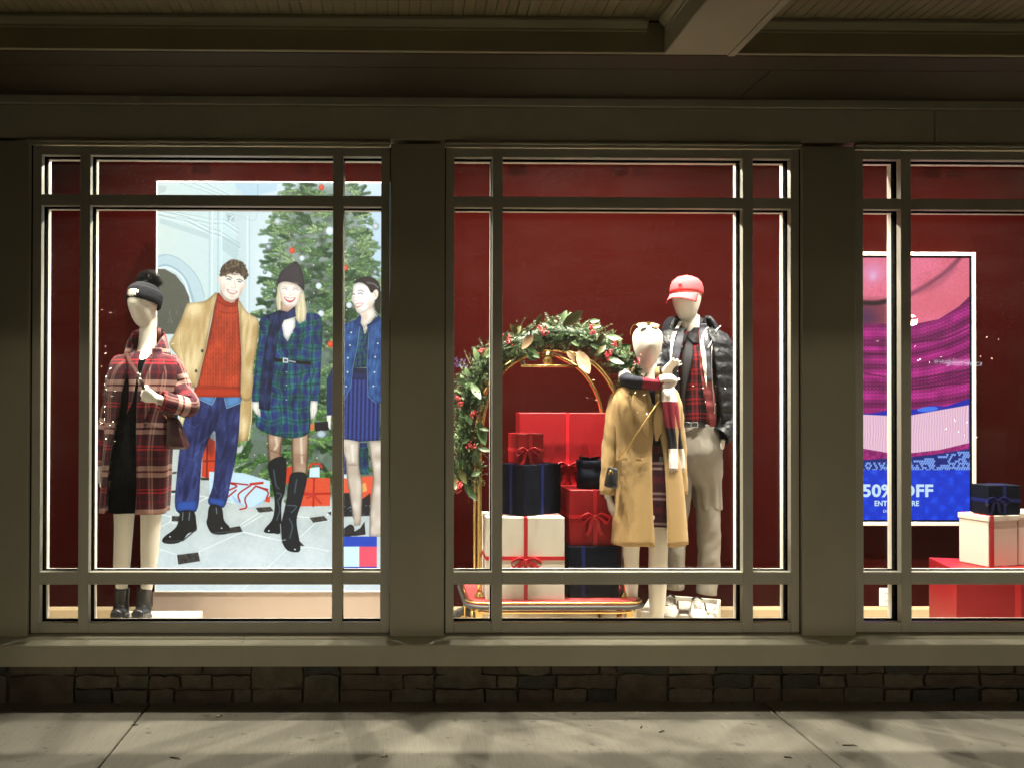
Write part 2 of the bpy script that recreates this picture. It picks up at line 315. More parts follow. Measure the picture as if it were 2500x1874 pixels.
    c.fill(E(410, 60, 555, 80, 540, 250, 560, 345, 430, 360, 415, 200), leg); c.fill(E(640, 60, 800, 50, 795, 250, 785, 480, 650, 470, 645, 200), leg)
    for L in (E(490, 110, 500, 180, 480, 220), E(730, 100, 735, 240, 740, 350)): c.line(L, 5, (244, 226, 204), .8, True, 5)
    for L in (E(412, 70, 420, 240, 428, 350), E(548, 110, 530, 240, 545, 330), E(645, 80, 646, 250, 652, 460), E(800, 60, 795, 260, 782, 470)): c.line(L, 3.5, (84, 56, 44), .75, True, 3)
    c.line(E(440, 230, 520, 260), 3, (116, 80, 62), .7, False, 3); c.line(E(660, 270, 780, 280), 3, (150, 110, 84), .6, False, 3)
    c.fill(E(415, 355, 580, 305, 580, 600, 545, 740, 540, 1010, 470, 1030, 385, 1020, 390, 980, 460, 890, 480, 740, 455, 560), (26, 28, 32), 1, True)
    c.fill(E(645, 450, 785, 470, 740, 720, 690, 900, 720, 1110, 725, 1190, 690, 1212, 600, 1190, 545, 1090, 540, 960, 590, 720, 610, 560), (30, 33, 38), 1, True)
    for L in (E(470, 420, 490, 560, 520, 600), E(500, 640, 545, 660, 510, 720, 530, 800, 500, 900), E(600, 760, 690, 770, 640, 830), E(620, 890, 650, 960, 625, 1080), E(690, 510, 670, 640), E(585, 590, 590, 640), E(570, 770, 572, 820)):
        c.line(L, 2.4, (150, 176, 196), .5, True, 2.6)
    for p in ((425, 1005), (675, 1185)): c.ell(*E(*p)[0], 2.2, 1.8, (226, 236, 240))
    c.line(E(535, 940, 545, 1090), 2, (206, 220, 226), .8); c.line(E(550, 1098, 585, 1092), 1.6, (220, 230, 234), .9)
    c.fill(C(120, 570, 240, 530, 400, 560, 500, 530, 590, 560, 605, 700, 590, 1000, 580, 1240, 515, 1230, 510, 1300, 495, 1485, 320, 1520, 90, 1440, 100, 1250, 50, 1230, 70, 1000, 105, 700), tartan, 1, True)
    c.line(C(330, 760, 320, 900, 330, 1500), 1.5, (26, 44, 80), .8); c.line(C(500, 960, 520, 1230, 500, 1480), 2, (20, 34, 62), .8); c.line(C(520, 930, 530, 800, 560, 700), 1.5, (20, 40, 70), .7)
    for L in (C(340, 860, 440, 790), C(360, 890, 470, 850), C(250, 960, 300, 1100), C(400, 960, 380, 1060)): c.line(L, 1.6, (18, 40, 66), .6)
    for y in (690, 1000, 1105, 1220): c.ell(*C(322 if y > 700 else 368, y)[0], 1.5, 1.5, (190, 210, 214))
    c.fill(C(50, 1235, 105, 1235, 120, 1340, 115, 1362, 80, 1330, 55, 1290), (240, 236, 226)); c.fill(C(515, 1225, 570, 1230, 565, 1310, 540, 1370, 515, 1375, 508, 1290), (240, 236, 226))
    c.line(C(90, 1280, 105, 1345), 1, (180, 160, 150)); c.line(C(540, 1290, 530, 1365), 1, (180, 160, 150))
    c.fill(C(215, 890, 515, 920, 515, 945, 300, 925, 215, 915), (28, 26, 28)); c.fill(C(292, 888, 335, 892, 335, 930, 292, 926), (206, 216, 222)); c.fill(C(303, 900, 325, 902, 325, 920, 303, 918), (60, 64, 70)); c.line(C(335, 912, 390, 922), 4, (150, 166, 178))
    c.fill(C(275, 590, 390, 560, 390, 640, 330, 760, 300, 720), (244, 242, 236))
    c.fill(C(255, 300, 275, 290, 290, 500, 250, 520, 238, 420), (232, 222, 192)); c.fill(C(420, 340, 455, 350, 480, 520, 470, 590, 420, 620, 385, 560, 400, 450), (234, 224, 190))
    for i in range(16): 
        x = R.uniform(400, 470); c.line(C(x-10, 380, x, 480, x+R.uniform(-20, 10), 600), 1, R.choice([(204, 184, 130), (248, 240, 214), (190, 168, 116)]), .7, True)
    for i in range(6): c.line(C(R.uniform(245, 265), 330, R.uniform(245, 285), 510), 1, (206, 188, 140), .7)
    c.fill(C(275, 440, 400, 470, 395, 510, 330, 530, 275, 515), (204, 168, 146))
    c.fill(C(265, 300, 330, 285, 430, 330, 432, 400, 400, 470, 345, 490, 300, 465, 272, 400), (250, 238, 228), 1, True); c.line(C(275, 420, 300, 468, 345, 492, 400, 470), 1.5, (206, 172, 150), .6, True)
    c.line(C(285, 345, 305, 335, 325, 348), 1.4, (120, 96, 84), .9, True); c.line(C(370, 350, 392, 340, 412, 352), 1.4, (120, 96, 84), .9, True)
    c.line(C(282, 328, 305, 320, 328, 332), 1.2, (170, 142, 116), .8, True); c.line(C(370, 335, 392, 326, 415, 338), 1.2, (170, 142, 116), .8, True)
    c.line(C(340, 385, 352, 395, 366, 388), 1.1, (200, 160, 144), .9, True)
    c.fill(C(300, 405, 345, 412, 392, 410, 375, 440, 345, 452, 315, 435), (204, 112, 108), 1, True); c.fill(C(310, 411, 345, 416, 382, 414, 365, 430, 345, 432, 322, 425), (252, 252, 250), 1, True)
    c.fill(C(245, 305, 262, 230, 300, 180, 360, 145, 375, 125, 405, 130, 440, 190, 458, 270, 460, 355, 440, 340, 400, 305, 330, 284, 280, 288), (58, 52, 58), 1, True)
    for x in range(270, 455, 14): c.line(C(x, 290+max(0, x-380)*.5, 350+(x-350)*.5, 160), .8, (78, 72, 78), .6, True)
    navy = cloth((20, 26, 54), (46, 60, 106), 5, .07, .15)
    c.fill(C(150, 560, 260, 510, 330, 525, 385, 480, 395, 560, 300, 590, 255, 700, 215, 1000, 190, 1310, 105, 1290, 110, 1100, 150, 800, 195, 600), navy)
    c.line(C(240, 610, 190, 900, 160, 1290), 1.2, (22, 30, 62)); c.line(C(270, 590, 390, 545), 1.4, (60, 74, 120), .8)
    # --- woman with the denim jacket
    c.rnd = (7, .24)
    def leg2(x, y): return mixc((186, 168, 150), (226, 214, 200), vnoise(x, y, .05, 13))
    c.fill(C(900, 1560, 960, 1560, 960, 1660, 900, 1660), (40, 50, 100)); c.fill(E(1290, 200, 1375, 200, 1380, 460, 1285, 460), lambda x, y: tartan(x, y, 14, 60)); c.fill(E(1115, 150, 1165, 300, 1165, 460, 1115, 460), (38, 50, 104))
    c.fill(E(1115, 110, 1290, 130, 1280, 360, 1315, 560, 1310, 900, 1300, 950, 1240, 960, 1235, 880, 1170, 480, 1165, 360), leg2); c.fill(E(1380, 140, 1540, 130, 1540, 1060, 1390, 1060, 1400, 700, 1430, 500, 1390, 250), leg2)
    for L in (E(1160, 300, 1175, 480, 1235, 880), E(1285, 150, 1285, 360, 1315, 560, 1308, 860), E(1385, 160, 1425, 500, 1398, 760, 1392, 1050)): c.line(L, 3, (120, 100, 92), .7, True, 3)
    c.line(E(1190, 370, 1260, 370), 4, (150, 122, 110), .7, False, 3); c.line(E(1220, 180, 1230, 330), 6, (244, 236, 226), .7, False, 5)
    c.fill(E(1130, 1000, 1200, 945, 1240, 970, 1230, 1050, 1120, 1055), (50, 46, 46), 1, True); c.fill(E(1180, 1050, 1300, 980, 1340, 915, 1352, 1040, 1250, 1055), (52, 48, 48))
    c.fill(C(640, 1060, 690, 950, 690, 1340, 640, 1340), (34, 46, 92)); c.fill(C(640, 1345, 675, 1340, 670, 1460, 645, 1420), (238, 232, 222))
    c.fill(C(540, 1400, 650, 1390, 655, 1460, 550, 1470), (36, 32, 38)); c.fill(C(510, 1410, 545, 1405, 540, 1465, 510, 1460), (206, 122, 70)); c.ell(*C(598, 1490)[0], 11, 9, (186, 204, 216))
    def pleat(x, y): return mixc((34, 40, 92), (58, 74, 148), np.clip(.5+.7*np.sin(x*.62+y*.012), 0, 1))
    c.fill(C(820, 1000, 970, 1000, 1060, 1150, 1060, 1540, 960, 1545, 900, 1550, 820, 1535, 760, 1530, 770, 1210, 800, 1150), pleat)
    c.fill(C(830, 1000, 960, 1000, 960, 1060, 825, 1060), (34, 42, 88)); c.fill(C(840, 965, 960, 970, 960, 1010, 836, 1008), (30, 34, 66)); 
    for x in (812, 828, 866): c.ell(*C(x, 955)[0], 1.6, 1.4, (232, 236, 220))
    c.fill(C(880, 640, 910, 640, 935, 700, 975, 660, 970, 960, 845, 965, 860, 800), lambda x, y: tartan(x, y, 13, 15)); c.line(C(930, 700, 918, 960), 1.2, (20, 30, 70))
    c.fill(C(905, 560, 1030, 540, 990, 600, 935, 700, 900, 620), (238, 228, 214))
    denim = cloth((32, 62, 116), (58, 98, 162), 7, .07, .1, (120, 160, 210), .9)
    c.fill(C(775, 620, 900, 570, 905, 640, 880, 800, 850, 950, 830, 1120, 775, 1225, 740, 1210, 745, 700), denim)
    c.fill(C(955, 625, 1030, 580, 1060, 560, 1100, 600, 1100, 1240, 1030, 1245, 965, 1190, 955, 950, 970, 700), denim)
    c.fill(C(850, 610, 905, 540, 935, 700, 900, 640), (34, 62, 120)); c.fill(C(950, 640, 1050, 545, 1060, 590, 985, 630), (34, 62, 120))
    for L in (C(900, 640, 880, 800, 848, 950, 828, 1120, 778, 1222), C(972, 690, 957, 950, 966, 1190, 1030, 1244)): c.line(L, 1.2, (128, 166, 208), .8)
    for p in ((832, 686), (822, 787), (807, 888), (804, 1000), (792, 1113), (1042, 772), (1022, 880), (1016, 1000), (1008, 1110)): c.ell(*C(*p)[0], 2.2, 2.2, (206, 220, 222))
    c.fill(C(870, 500, 1000, 470, 1030, 550, 960, 620, 935, 660, 905, 610, 912, 560), (240, 230, 218))
    c.fill(C(850, 305, 900, 290, 960, 310, 1010, 370, 1020, 430, 985, 490, 930, 525, 882, 530, 862, 480, 850, 455, 832, 430, 838, 395, 845, 350), (248, 244, 238), 1, True)
    c.line(C(845, 350, 832, 425, 850, 455, 866, 495, 885, 530, 930, 525, 990, 480), 1.3, (200, 164, 144), .6, True)
    c.fill(C(850, 300, 880, 262, 960, 240, 1020, 262, 1058, 320, 1062, 520, 1040, 530, 1015, 470, 1030, 400, 1040, 350, 990, 370, 960, 320, 900, 285), (50, 40, 40), 1, True)
    c.line(C(960, 290, 1010, 300, 1045, 330), 4, (130, 130, 138), .7, True, 2); c.ell(*C(1022, 385)[0], 7, 13, (240, 226, 212), 1, .2); c.line(C(1015, 365, 1028, 400), 1.2, (190, 150, 130), .8)
    c.line(C(885, 378, 905, 372, 922, 382), 1.6, (70, 54, 50), .95, True); c.line(C(838, 385, 848, 378, 858, 386), 1.6, (70, 54, 50), .95, True); c.line(C(882, 358, 905, 350, 930, 362), 1.5, (110, 86, 76), .9, True)
    c.line(C(858, 400, 850, 430, 866, 438, 878, 432), 1.2, (196, 156, 140), .9, True)
    c.fill(C(858, 462, 890, 452, 930, 452, 910, 475, 880, 492, 866, 482), (212, 140, 128), 1, True); c.fill(C(866, 466, 895, 457, 922, 457, 905, 470, 880, 478), (252, 252, 250), 1, True)
    c.rnd = (0, 0)
    # --- flag mark in the corner: red and white field between two blue bars
    c.fill(E(1116, 1060, 1460, 1060, 1460, 1157, 1116, 1157), (44, 74, 190)); c.fill(E(1116, 1157, 1288, 1157, 1288, 1352, 1116, 1352), (205, 240, 246)); c.fill(E(1288, 1157, 1460, 1157, 1460, 1352, 1288, 1352), (242, 86, 110))
    c.fill(E(1116, 1352, 1460, 1352, 1460, 1450, 1116, 1450), (44, 74, 190)); c.line(E(1288, 1157, 1288, 1352), 1.4, (236, 244, 248))
    # soft modelling of the faces: cheeks, temples, chins
    for (x, y, rx, ry, col, a) in ((676, 470, 16, 50, (206, 170, 146), .5), (860, 520, 14, 50, (206, 172, 150), .55), (770, 570, 40, 14, (220, 186, 166), .6), (720, 430, 22, 20, (246, 214, 196), .5), (845, 450, 18, 18, (246, 214, 196), .5), (790, 455, 8, 24, (224, 190, 170), .5), (780, 330, 80, 16, (226, 200, 176), .4)):
        q = B(x, y)[0]; c.ell(q[0], q[1], rx/4.6, ry/4.6, col, a, 0, 2.5)
    for (x, y, rx, ry, col, a) in ((285, 400, 10, 40, (220, 186, 164), .5), (420, 420, 12, 40, (222, 188, 166), .5), (345, 475, 30, 10, (222, 186, 168), .6), (305, 385, 14, 12, (248, 208, 190), .6), (395, 390, 14, 12, (248, 208, 190), .6), (355, 370, 6, 18, (228, 196, 176), .5), (350, 300, 70, 10, (214, 186, 160), .5),
                                   (980, 470, 22, 40, (218, 184, 160), .5), (900, 505, 26, 10, (220, 186, 166), .5), (900, 415, 18, 14, (246, 212, 194), .5), (940, 560, 24, 40, (214, 182, 158), .45)):
        q = C(x, y)[0]; c.ell(q[0], q[1], rx/3.25, ry/3.25, col, a, 0, 2.5)
    # print bloom, softness and grain: lifts the whites a little
    im = c.im
    for ch in range(3): im[..., ch] = .45*im[..., ch]+.55*boxblur(im[..., ch], 1)
    l = im.mean(2); im = np.clip(.5+(im-.49)*1.02, 0, 1); yy, xx = np.mgrid[0:c.h, 0:c.w]; im = im+(vnoise(xx, yy, .5, 31)-.5)[..., None]*.05
    bl = boxblur(boxblur(l, 12), 12)[..., None]
    return np.clip(im*(.97+.1*bl)+.01, 0, 1)

def paint_screen():
    R = random.Random(8)
    c = Canvas(2009, 629, 2368, 1268, 1.6, (214, 112, 140))
    P = zt(2090, 590, 3.948); Q = zt(2090, 1000, 3.188)
    def skin(x, y): return mixc((232, 120, 150), (216, 104, 126), vnoise(x, y, .02, 2))*(.95+.1*vnoise(x, y, .3, 5))[..., None]
    c.fill([(2000, 600), (2400, 600), (2400, 950), (2000, 950)], skin); c.fill([(2000, 940), (2400, 940), (2400, 1100), (2000, 1100)], (36, 44, 170)); c.fill([(2000, 1090), (2400, 1090), (2400, 1150), (2000, 1150)], (22, 36, 120))
    c.ell(*P(170, 290)[0], 32, 26, (226, 150, 196), .75, 0, 14); c.ell(*P(165, 330)[0], 8, 12, (226, 190, 232), .7, 0, 5)
    c.fill(P(-340, 570, 320, 560, 330, 820, -340, 820), (128, 58, 74), .95, False, 9); c.fill(P(-340, 640, 180, 640, 220, 820, -340, 820), (74, 38, 84), .8, False, 14)
    c.line(P(-340, 600, 60, 592, 200, 592, 330, 565), 11, (38, 12, 24), .95, True, 5)
    c.line(P(320, 580, 540, 500, 760, 370, 900, 260, 1000, 160), 8, (98, 44, 70), .85, True, 9); c.line(P(600, 480, 800, 400, 940, 250), 12, (150, 76, 104), .6, True, 14)
    c.fill(P(540, 560, 800, 430, 1100, 300, 1100, 520, 860, 700, 540, 780), (226, 112, 130), .5, False, 20)
    def knit(x, y):
        yy = y+np.clip((x-2200)/180, 0, 1)**1.6*62*np.clip((960-y)/300+.4, .35, 1)
        q = np.abs(((x/9.) % 1)-.5)*2; w = .55+.45*q; r = np.abs((((yy-4.5*q)/8.5) % 1)-.5)*2
        band = .5+.5*np.sin(yy*2*np.pi/38.+1.3*np.sin(yy/23.))
        t = np.clip(.12+.5*w*r+.42*band, 0, 1)*(.75+.5*vnoise(x, yy, .05, 4))
        return mixc((70, 4, 52), (206, 52, 156), np.clip(t, 0, 1))
    c.fill(P(-340, 800, 60, 795, 320, 790, 540, 800, 800, 745, 1000, 620, 1110, 510, 1110, 1500, 880, 1580, 600, 1625, 320, 1650, -340, 1660), knit)
    for L in (P(60, 1000, 320, 1005), P(60, 1265, 320, 1310, 540, 1325, 1090, 1230), P(540, 970, 860, 930, 1090, 830), P(540, 1420, 1090, 1350), P(60, 1075, 320, 1085)): c.line(L, 3, (70, 6, 46), .75, True, 2)
    c.fill(P(-340, 1640, 120, 1655, 320, 1620, 600, 1610, 700, 1580, 860, 1575, 600, 1640, 320, 1690, -340, 1690), (36, 44, 170)); c.ell(*P(690, 1610)[0], 26, 6, (70, 120, 236), 1, -.1)
    def rib(x, y): return mixc((206, 158, 200), (240, 200, 214), np.clip(.65+.4*np.sin(x*1.0+.02*y+4*vnoise(x, y, .06, 3))*(.5+vnoise(x, y, .08, 9)), 0, 1))
    c.fill(Q(-260, 60, 50, 35, 260, 45, 430, 40, 650, 0, 880, -40, 880, 260, 650, 310, 430, 335, 255, 335, 50, 300, -260, 280), rib)
    c.fill(Q(-260, 275, 50, 300, 255, 335, 430, 335, 650, 310, 880, 255, 880, 310, 600, 350, 430, 370, 255, 375, 50, 390, -260, 390), lambda x, y: mixc((110, 16, 96), (190, 50, 130), vnoise(x, y, .25, 6)))
    c.fill(Q(-260, 350, 50, 395, 255, 375, 430, 365, 650, 340, 880, 300, 880, 468, -260, 468), (22, 36, 120))
    for i in range(-16, 72):
        for j in range(9):
            x = 55+i*19+(9 if j % 2 else 0); y = 330+j*17
            lim = 400-min(1, max(0, (x-430)/450))*90
            if y < lim or R.random() < .35 or (620 < x < 720 and 370 < y < 430): continue
            c.ell(*Q(x-4, y)[0], 1.6, 3.4, (110, 150, 236), .95, -.35); c.ell(*Q(x+4, y)[0], 1.6, 3.4, (146, 178, 246), .95, .35)
    def blue(x, y):
        d = np.abs((((x*1.1+y)/46) % 1)-.5)*np.abs((((x*1.1-y)/46) % 1)-.5)*4
        return mixc((12, 36, 176), (38, 92, 246), np.clip(.35+.8*vnoise(x, y, .13, 3)*d+.25*(vnoise(x, y, .5, 8)-.5), 0, 1))
    c.fill([(2000, 1146), (2400, 1146), (2400, 1275), (2000, 1275)], blue)
    im = c.im
    for ch in range(3): im[..., ch] = .5*im[..., ch]+.5*boxblur(im[..., ch], 1)
    return np.clip(.5+(im-.5)*1.06, 0, 1)
# ---------------------------------------------------------------- helpers
def at(px, py, Y=0.):
    """point of the place seen at photo pixel (px, py) when it stands at depth Y behind the shop front"""
    d = CF*2200.+CR*(px-988.4)-CU*(py-959.95)
    return EYE+d*((Y-EYE.y)/d.y)
def tag(o, label=None, cat=None, group=None, kind=None):
    if label: o['label'] = label
    if cat: o['category'] = cat
    if group: o['group'] = group
    if kind: o['kind'] = kind
    return o
def empty(name, loc=(0, 0, 0), rz=0):
    o = bpy.data.objects.new(name, None); COL.objects.link(o); o.location = loc; o.rotation_euler = (0, 0, rz); o.empty_display_size = .05
    return o
def link(name, me, mat=None, parent=None):
    if mat is not None and not me.materials: me.materials.append(mat)
    o = bpy.data.objects.new(name, me); COL.objects.link(o)
    if parent is not None:
        o.parent = parent
        o.matrix_parent_inverse = world_of(parent).inverted()
    return o
def world_of(o):
    m = o.matrix_basis.copy() if o.type != 'EMPTY' else Matrix.Translation(o.location) @ o.rotation_euler.to_matrix().to_4x4()
    return world_of(o.parent) @ o.matrix_parent_inverse @ m if o.parent else m
class MB:
    def __init__(s): s.v = []; s.f = []; s.uv = []; s.sm = []
    def face(s, idx, smooth=False, uv=None):
        s.f.append(idx); s.sm.append(smooth); s.uv.append(uv)
    def box(s, x0, x1, y0, y1, z0, z1, M=None):
        b = len(s.v)
        for x, y, z in ((x0, y0, z0), (x1, y0, z0), (x1, y1, z0), (x0, y1, z0), (x0, y0, z1), (x1, y0, z1), (x1, y1, z1), (x0, y1, z1)):
            p = Vector((x, y, z)); s.v.append(M @ p if M else p)
        for f in ((0, 3, 2, 1), (4, 5, 6, 7), (0, 1, 5, 4), (1, 2, 6, 5), (2, 3, 7, 6), (3, 0, 4, 7)): s.face([b+i for i in f])
        return s
    def grid(s, rows, smooth=True, uvs=None, closed=False):
        b = len(s.v); n = len(rows[0])
        for r in rows: s.v.extend(Vector(p) for p in r)
        for i in range(len(rows)-1):
            for j in range(n if closed else n-1):
                k = (j+1) % n
                q = [b+i*n+j, b+i*n+k, b+(i+1)*n+k, b+(i+1)*n+j]
                u = None
                if uvs is not None: u = [uvs[i][j], uvs[i][j+1], uvs[i+1][j+1], uvs[i+1][j]]
                s.face(q, smooth, u)
        return b
    def loft(s, rings, cap=True, smooth=True, uvs=None):
        b = s.grid(rings, smooth, uvs, True); n = len(rings[0])
        if cap:
            s.face([b+j for j in range(n)][::-1], smooth); e = b+(len(rings)-1)*n; s.face([e+j for j in range(n)], smooth)
        return s
    def tube(s, pts, r, n=8, cap=True, flat=None, smooth=True):
        """round bar along points; r one radius or one per point; flat = (scale along normal, scale along binormal)"""
        pts = [Vector(p) for p in pts]; rr = r if hasattr(r, '__len__') else [r]*len(pts)
        fr = frames(pts); fl = flat or (1, 1); rings = []; uvs = []; L = 0
        for i, (p, (a, c)) in enumerate(zip(pts, fr)):
            if i: L += (p-pts[i-1]).length
            rings.append([p+a*(rr[i]*fl[0]*math.cos(2*math.pi*j/n))+c*(rr[i]*fl[1]*math.sin(2*math.pi*j/n)) for j in range(n)])
            uvs.append([(2*math.pi*rr[i]*j/n, L) for j in range(n+1)])
        s.loft(rings, cap, smooth, uvs); return s
    def lathe(s, prof, c=(0, 0, 0), n=16, axis=None):
        c = Vector(c); M = axis or Matrix.Identity(3); rings = []
        for r, z in prof: rings.append([c+M @ Vector((r*math.cos(2*math.pi*j/n), r*math.sin(2*math.pi*j/n), z)) for j in range(n)])
        return s.loft(rings, True, True)
    def mesh(s, name):
        me = bpy.data.meshes.new(name); me.from_pydata([tuple(v) for v in s.v], [], s.f)
        me.polygons.foreach_set('use_smooth', s.sm)
        if any(u is not None for u in s.uv):
            L = me.uv_layers.new(name='UVMap'); k = 0
            flat = []
            for f, u in zip(s.f, s.uv): flat.extend(u if u is not None else [(0, 0)]*len(f))
            L.data.foreach_set('uv', [c for p in flat for c in p])
        me.update(); return me
    def build(s, name, mat, parent=None, bevel=0, weld=False, thick=0, sub=0):
        o = link(name, s.mesh(name), mat, parent)
        if weld or bevel:
            bm = bmesh.new(); bm.from_mesh(o.data)
            if weld: bmesh.ops.remove_doubles(bm, verts=bm.verts, dist=1e-5)
            if bevel: bmesh.ops.bevel(bm, geom=list(bm.edges), offset=bevel, segments=1, affect='EDGES', profile=.5)
            bm.to_mesh(o.data); bm.free()
        if thick: m = o.modifiers.new('thickness', 'SOLIDIFY'); m.thickness = thick; m.offset = 0
        if sub: m = o.modifiers.new('smooth', 'SUBSURF'); m.levels = m.render_levels = sub
        return o
def frames(pts):
    n = len(pts); T = [(pts[min(i+1, n-1)]-pts[max(i-1, 0)]).normalized() for i in range(n)]
    ref = Vector((0, 1, 0)) if abs(T[0].y) < .9 else Vector((1, 0, 0))
    a = (ref-T[0]*ref.dot(T[0])).normalized(); out = []
    for t in T:
        a = (a-t*a.dot(t)).normalized(); out.append((a, t.cross(a).normalized()))
    return out
def spline(pts, k=6, closed=False):
    return [Vector(p) for p in crv([tuple(p) for p in pts], k, closed)]
def spl(rows, n):
    """resample rows of numbers smoothly to n rows"""
    a = np.array(rows, float); t = np.linspace(0, len(a)-1, n); i = np.clip(t.astype(int), 0, len(a)-2); f = (t-i)[:, None]
    e = np.vstack([2*a[0]-a[1], a, 2*a[-1]-a[-2]]); p0, p1, p2, p3 = e[i], e[i+1], e[i+2], e[i+3]
    return .5*(2*p1+(p2-p0)*f+(2*p0-5*p1+4*p2-p3)*f*f+(3*p1-p0-3*p2+p3)*f**3)

# ---------------------------------------------------------------- materials
def mat(name, col, rough=.6, spec=.5, metal=0., noise=0., nscale=8., bump=0., bscale=60., stretch=(1, 1, 1), sheen=0., coat=0., emit=None, espow=1., noise2=None, wrinkle=0., wscale=9., wstretch=(1, 1, .45)):
    m = bpy.data.materials.new(name); m.use_nodes = True; t = m.node_tree; b = t.nodes['Principled BSDF']
    b.inputs['Base Color'].default_value = (*col, 1); b.inputs['Roughness'].default_value = rough; b.inputs['Specular IOR Level'].default_value = spec; b.inputs['Metallic'].default_value = metal
    b.inputs['Sheen Weight'].default_value = sheen; b.inputs['Coat Weight'].default_value = coat
    if emit: b.inputs['Emission Color'].default_value = (*emit, 1); b.inputs['Emission Strength'].default_value = espow
    tc = t.nodes.new('ShaderNodeTexCoord'); mp = t.nodes.new('ShaderNodeMapping'); mp.inputs['Scale'].default_value = stretch
    t.links.new(tc.outputs['Object'], mp.inputs[0])
    if noise:
        n = t.nodes.new('ShaderNodeTexNoise'); n.inputs['Scale'].default_value = nscale; n.inputs['Detail'].default_value = 6; n.inputs['Roughness'].default_value = .65; t.links.new(mp.outputs[0], n.inputs['Vector'])
        r = t.nodes.new('ShaderNodeValToRGB'); lo = 1-noise; hi = 1+noise; c2 = noise2 or col
        r.color_ramp.elements[0].position = .3; r.color_ramp.elements[1].position = .72
        r.color_ramp.elements[0].color = (*[min(1, c*lo) for c in c2], 1); r.color_ramp.elements[1].color = (*[min(1, c*hi) for c in col], 1)
        t.links.new(n.outputs['Fac'], r.inputs[0]); t.links.new(r.outputs[0], b.inputs['Base Color'])
    if bump:
        n = t.nodes.new('ShaderNodeTexNoise'); n.inputs['Scale'].default_value = bscale; n.inputs['Detail'].default_value = 5; t.links.new(mp.outputs[0], n.inputs['Vector'])
        u = t.nodes.new('ShaderNodeBump'); u.inputs['Strength'].default_value = bump; u.inputs['Distance'].default_value = .01; t.links.new(n.outputs['Fac'], u.inputs['Height']); t.links.new(u.outputs[0], b.inputs['Normal'])
    if wrinkle:
        mq = t.nodes.new('ShaderNodeMapping'); mq.inputs['Scale'].default_value = wstretch; mq.inputs['Rotation'].default_value = (0, .35, 0); t.links.new(tc.outputs['Object'], mq.inputs[0])
        n = t.nodes.new('ShaderNodeTexNoise'); n.inputs['Scale'].default_value = wscale; n.inputs['Detail'].default_value = 3; n.inputs['Distortion'].default_value = 1.2; t.links.new(mq.outputs[0], n.inputs['Vector'])
        w_ = t.nodes.new('ShaderNodeBump'); w_.inputs['Strength'].default_value = wrinkle; w_.inputs['Distance'].default_value = .05; t.links.new(n.outputs['Fac'], w_.inputs['Height'])
        if bump: t.links.new(w_.outputs[0], u.inputs['Normal'])
        else: t.links.new(w_.outputs[0], b.inputs['Normal'])
    return m
def s2l(*c):
    return tuple((v/255/12.92 if v <= 10 else ((v/255+.055)/1.055)**2.4) for v in c)
def plaid(name, pu, ustops, pv, vstops, gain=1., bump=.25):
    m = mat(name, (.2, .1, .1), .95, .1, sheen=.1, bump=bump, bscale=240., wrinkle=.14); t = m.node_tree; b = t.nodes['Principled BSDF']
    uv = t.nodes.new('ShaderNodeUVMap'); sp = t.nodes.new('ShaderNodeSeparateXYZ'); t.links.new(uv.outputs[0], sp.inputs[0]); o = []
    for k, (per, st) in enumerate(((pu, ustops), (pv, vstops))):
        dv = t.nodes.new('ShaderNodeMath'); dv.operation = 'DIVIDE'; dv.inputs[1].default_value = per; t.links.new(sp.outputs[k], dv.inputs[0])
        fr = t.nodes.new('ShaderNodeMath'); fr.operation = 'FRACT'; t.links.new(dv.outputs[0], fr.inputs[0])
        r = t.nodes.new('ShaderNodeValToRGB'); r.color_ramp.interpolation = 'CONSTANT'; e = r.color_ramp.elements
        while len(e) < len(st): e.new(.5)
        for q, (pos, c) in zip(e, st): q.position = pos
        for q, (pos, c) in zip(r.color_ramp.elements, st): q.color = (*[v*gain for v in s2l(*c)], 1)
        t.links.new(fr.outputs[0], r.inputs[0]); o.append(r.outputs[0])
    mx = t.nodes.new('ShaderNodeMix'); mx.data_type = 'RGBA'; mx.inputs[0].default_value = .5
    t.links.new(o[0], mx.inputs[6]); t.links.new(o[1], mx.inputs[7]); t.links.new(mx.outputs[2], b.inputs['Base Color'])
    return m
def image_mat(name, arr, strength):
    h, w, _ = arr.shape
    im = bpy.data.images.new(name, w, h); px = np.ones((h, w, 4), np.float32); px[..., :3] = arr[::-1]
    im.pixels.foreach_set(px.ravel()); im.update(); im.pack()
    m = bpy.data.materials.new(name); m.use_nodes = True; t = m.node_tree; b = t.nodes['Principled BSDF']
    x = t.nodes.new('ShaderNodeTexImage'); x.image = im; x.extension = 'EXTEND'
    b.inputs['Base Color'].default_value = (.004, .004, .004, 1); b.inputs['Roughness'].default_value = .6; b.inputs['Specular IOR Level'].default_value = .05
    t.links.new(x.outputs[0], b.inputs['Emission Color']); b.inputs['Emission Strength'].default_value = strength
    return m
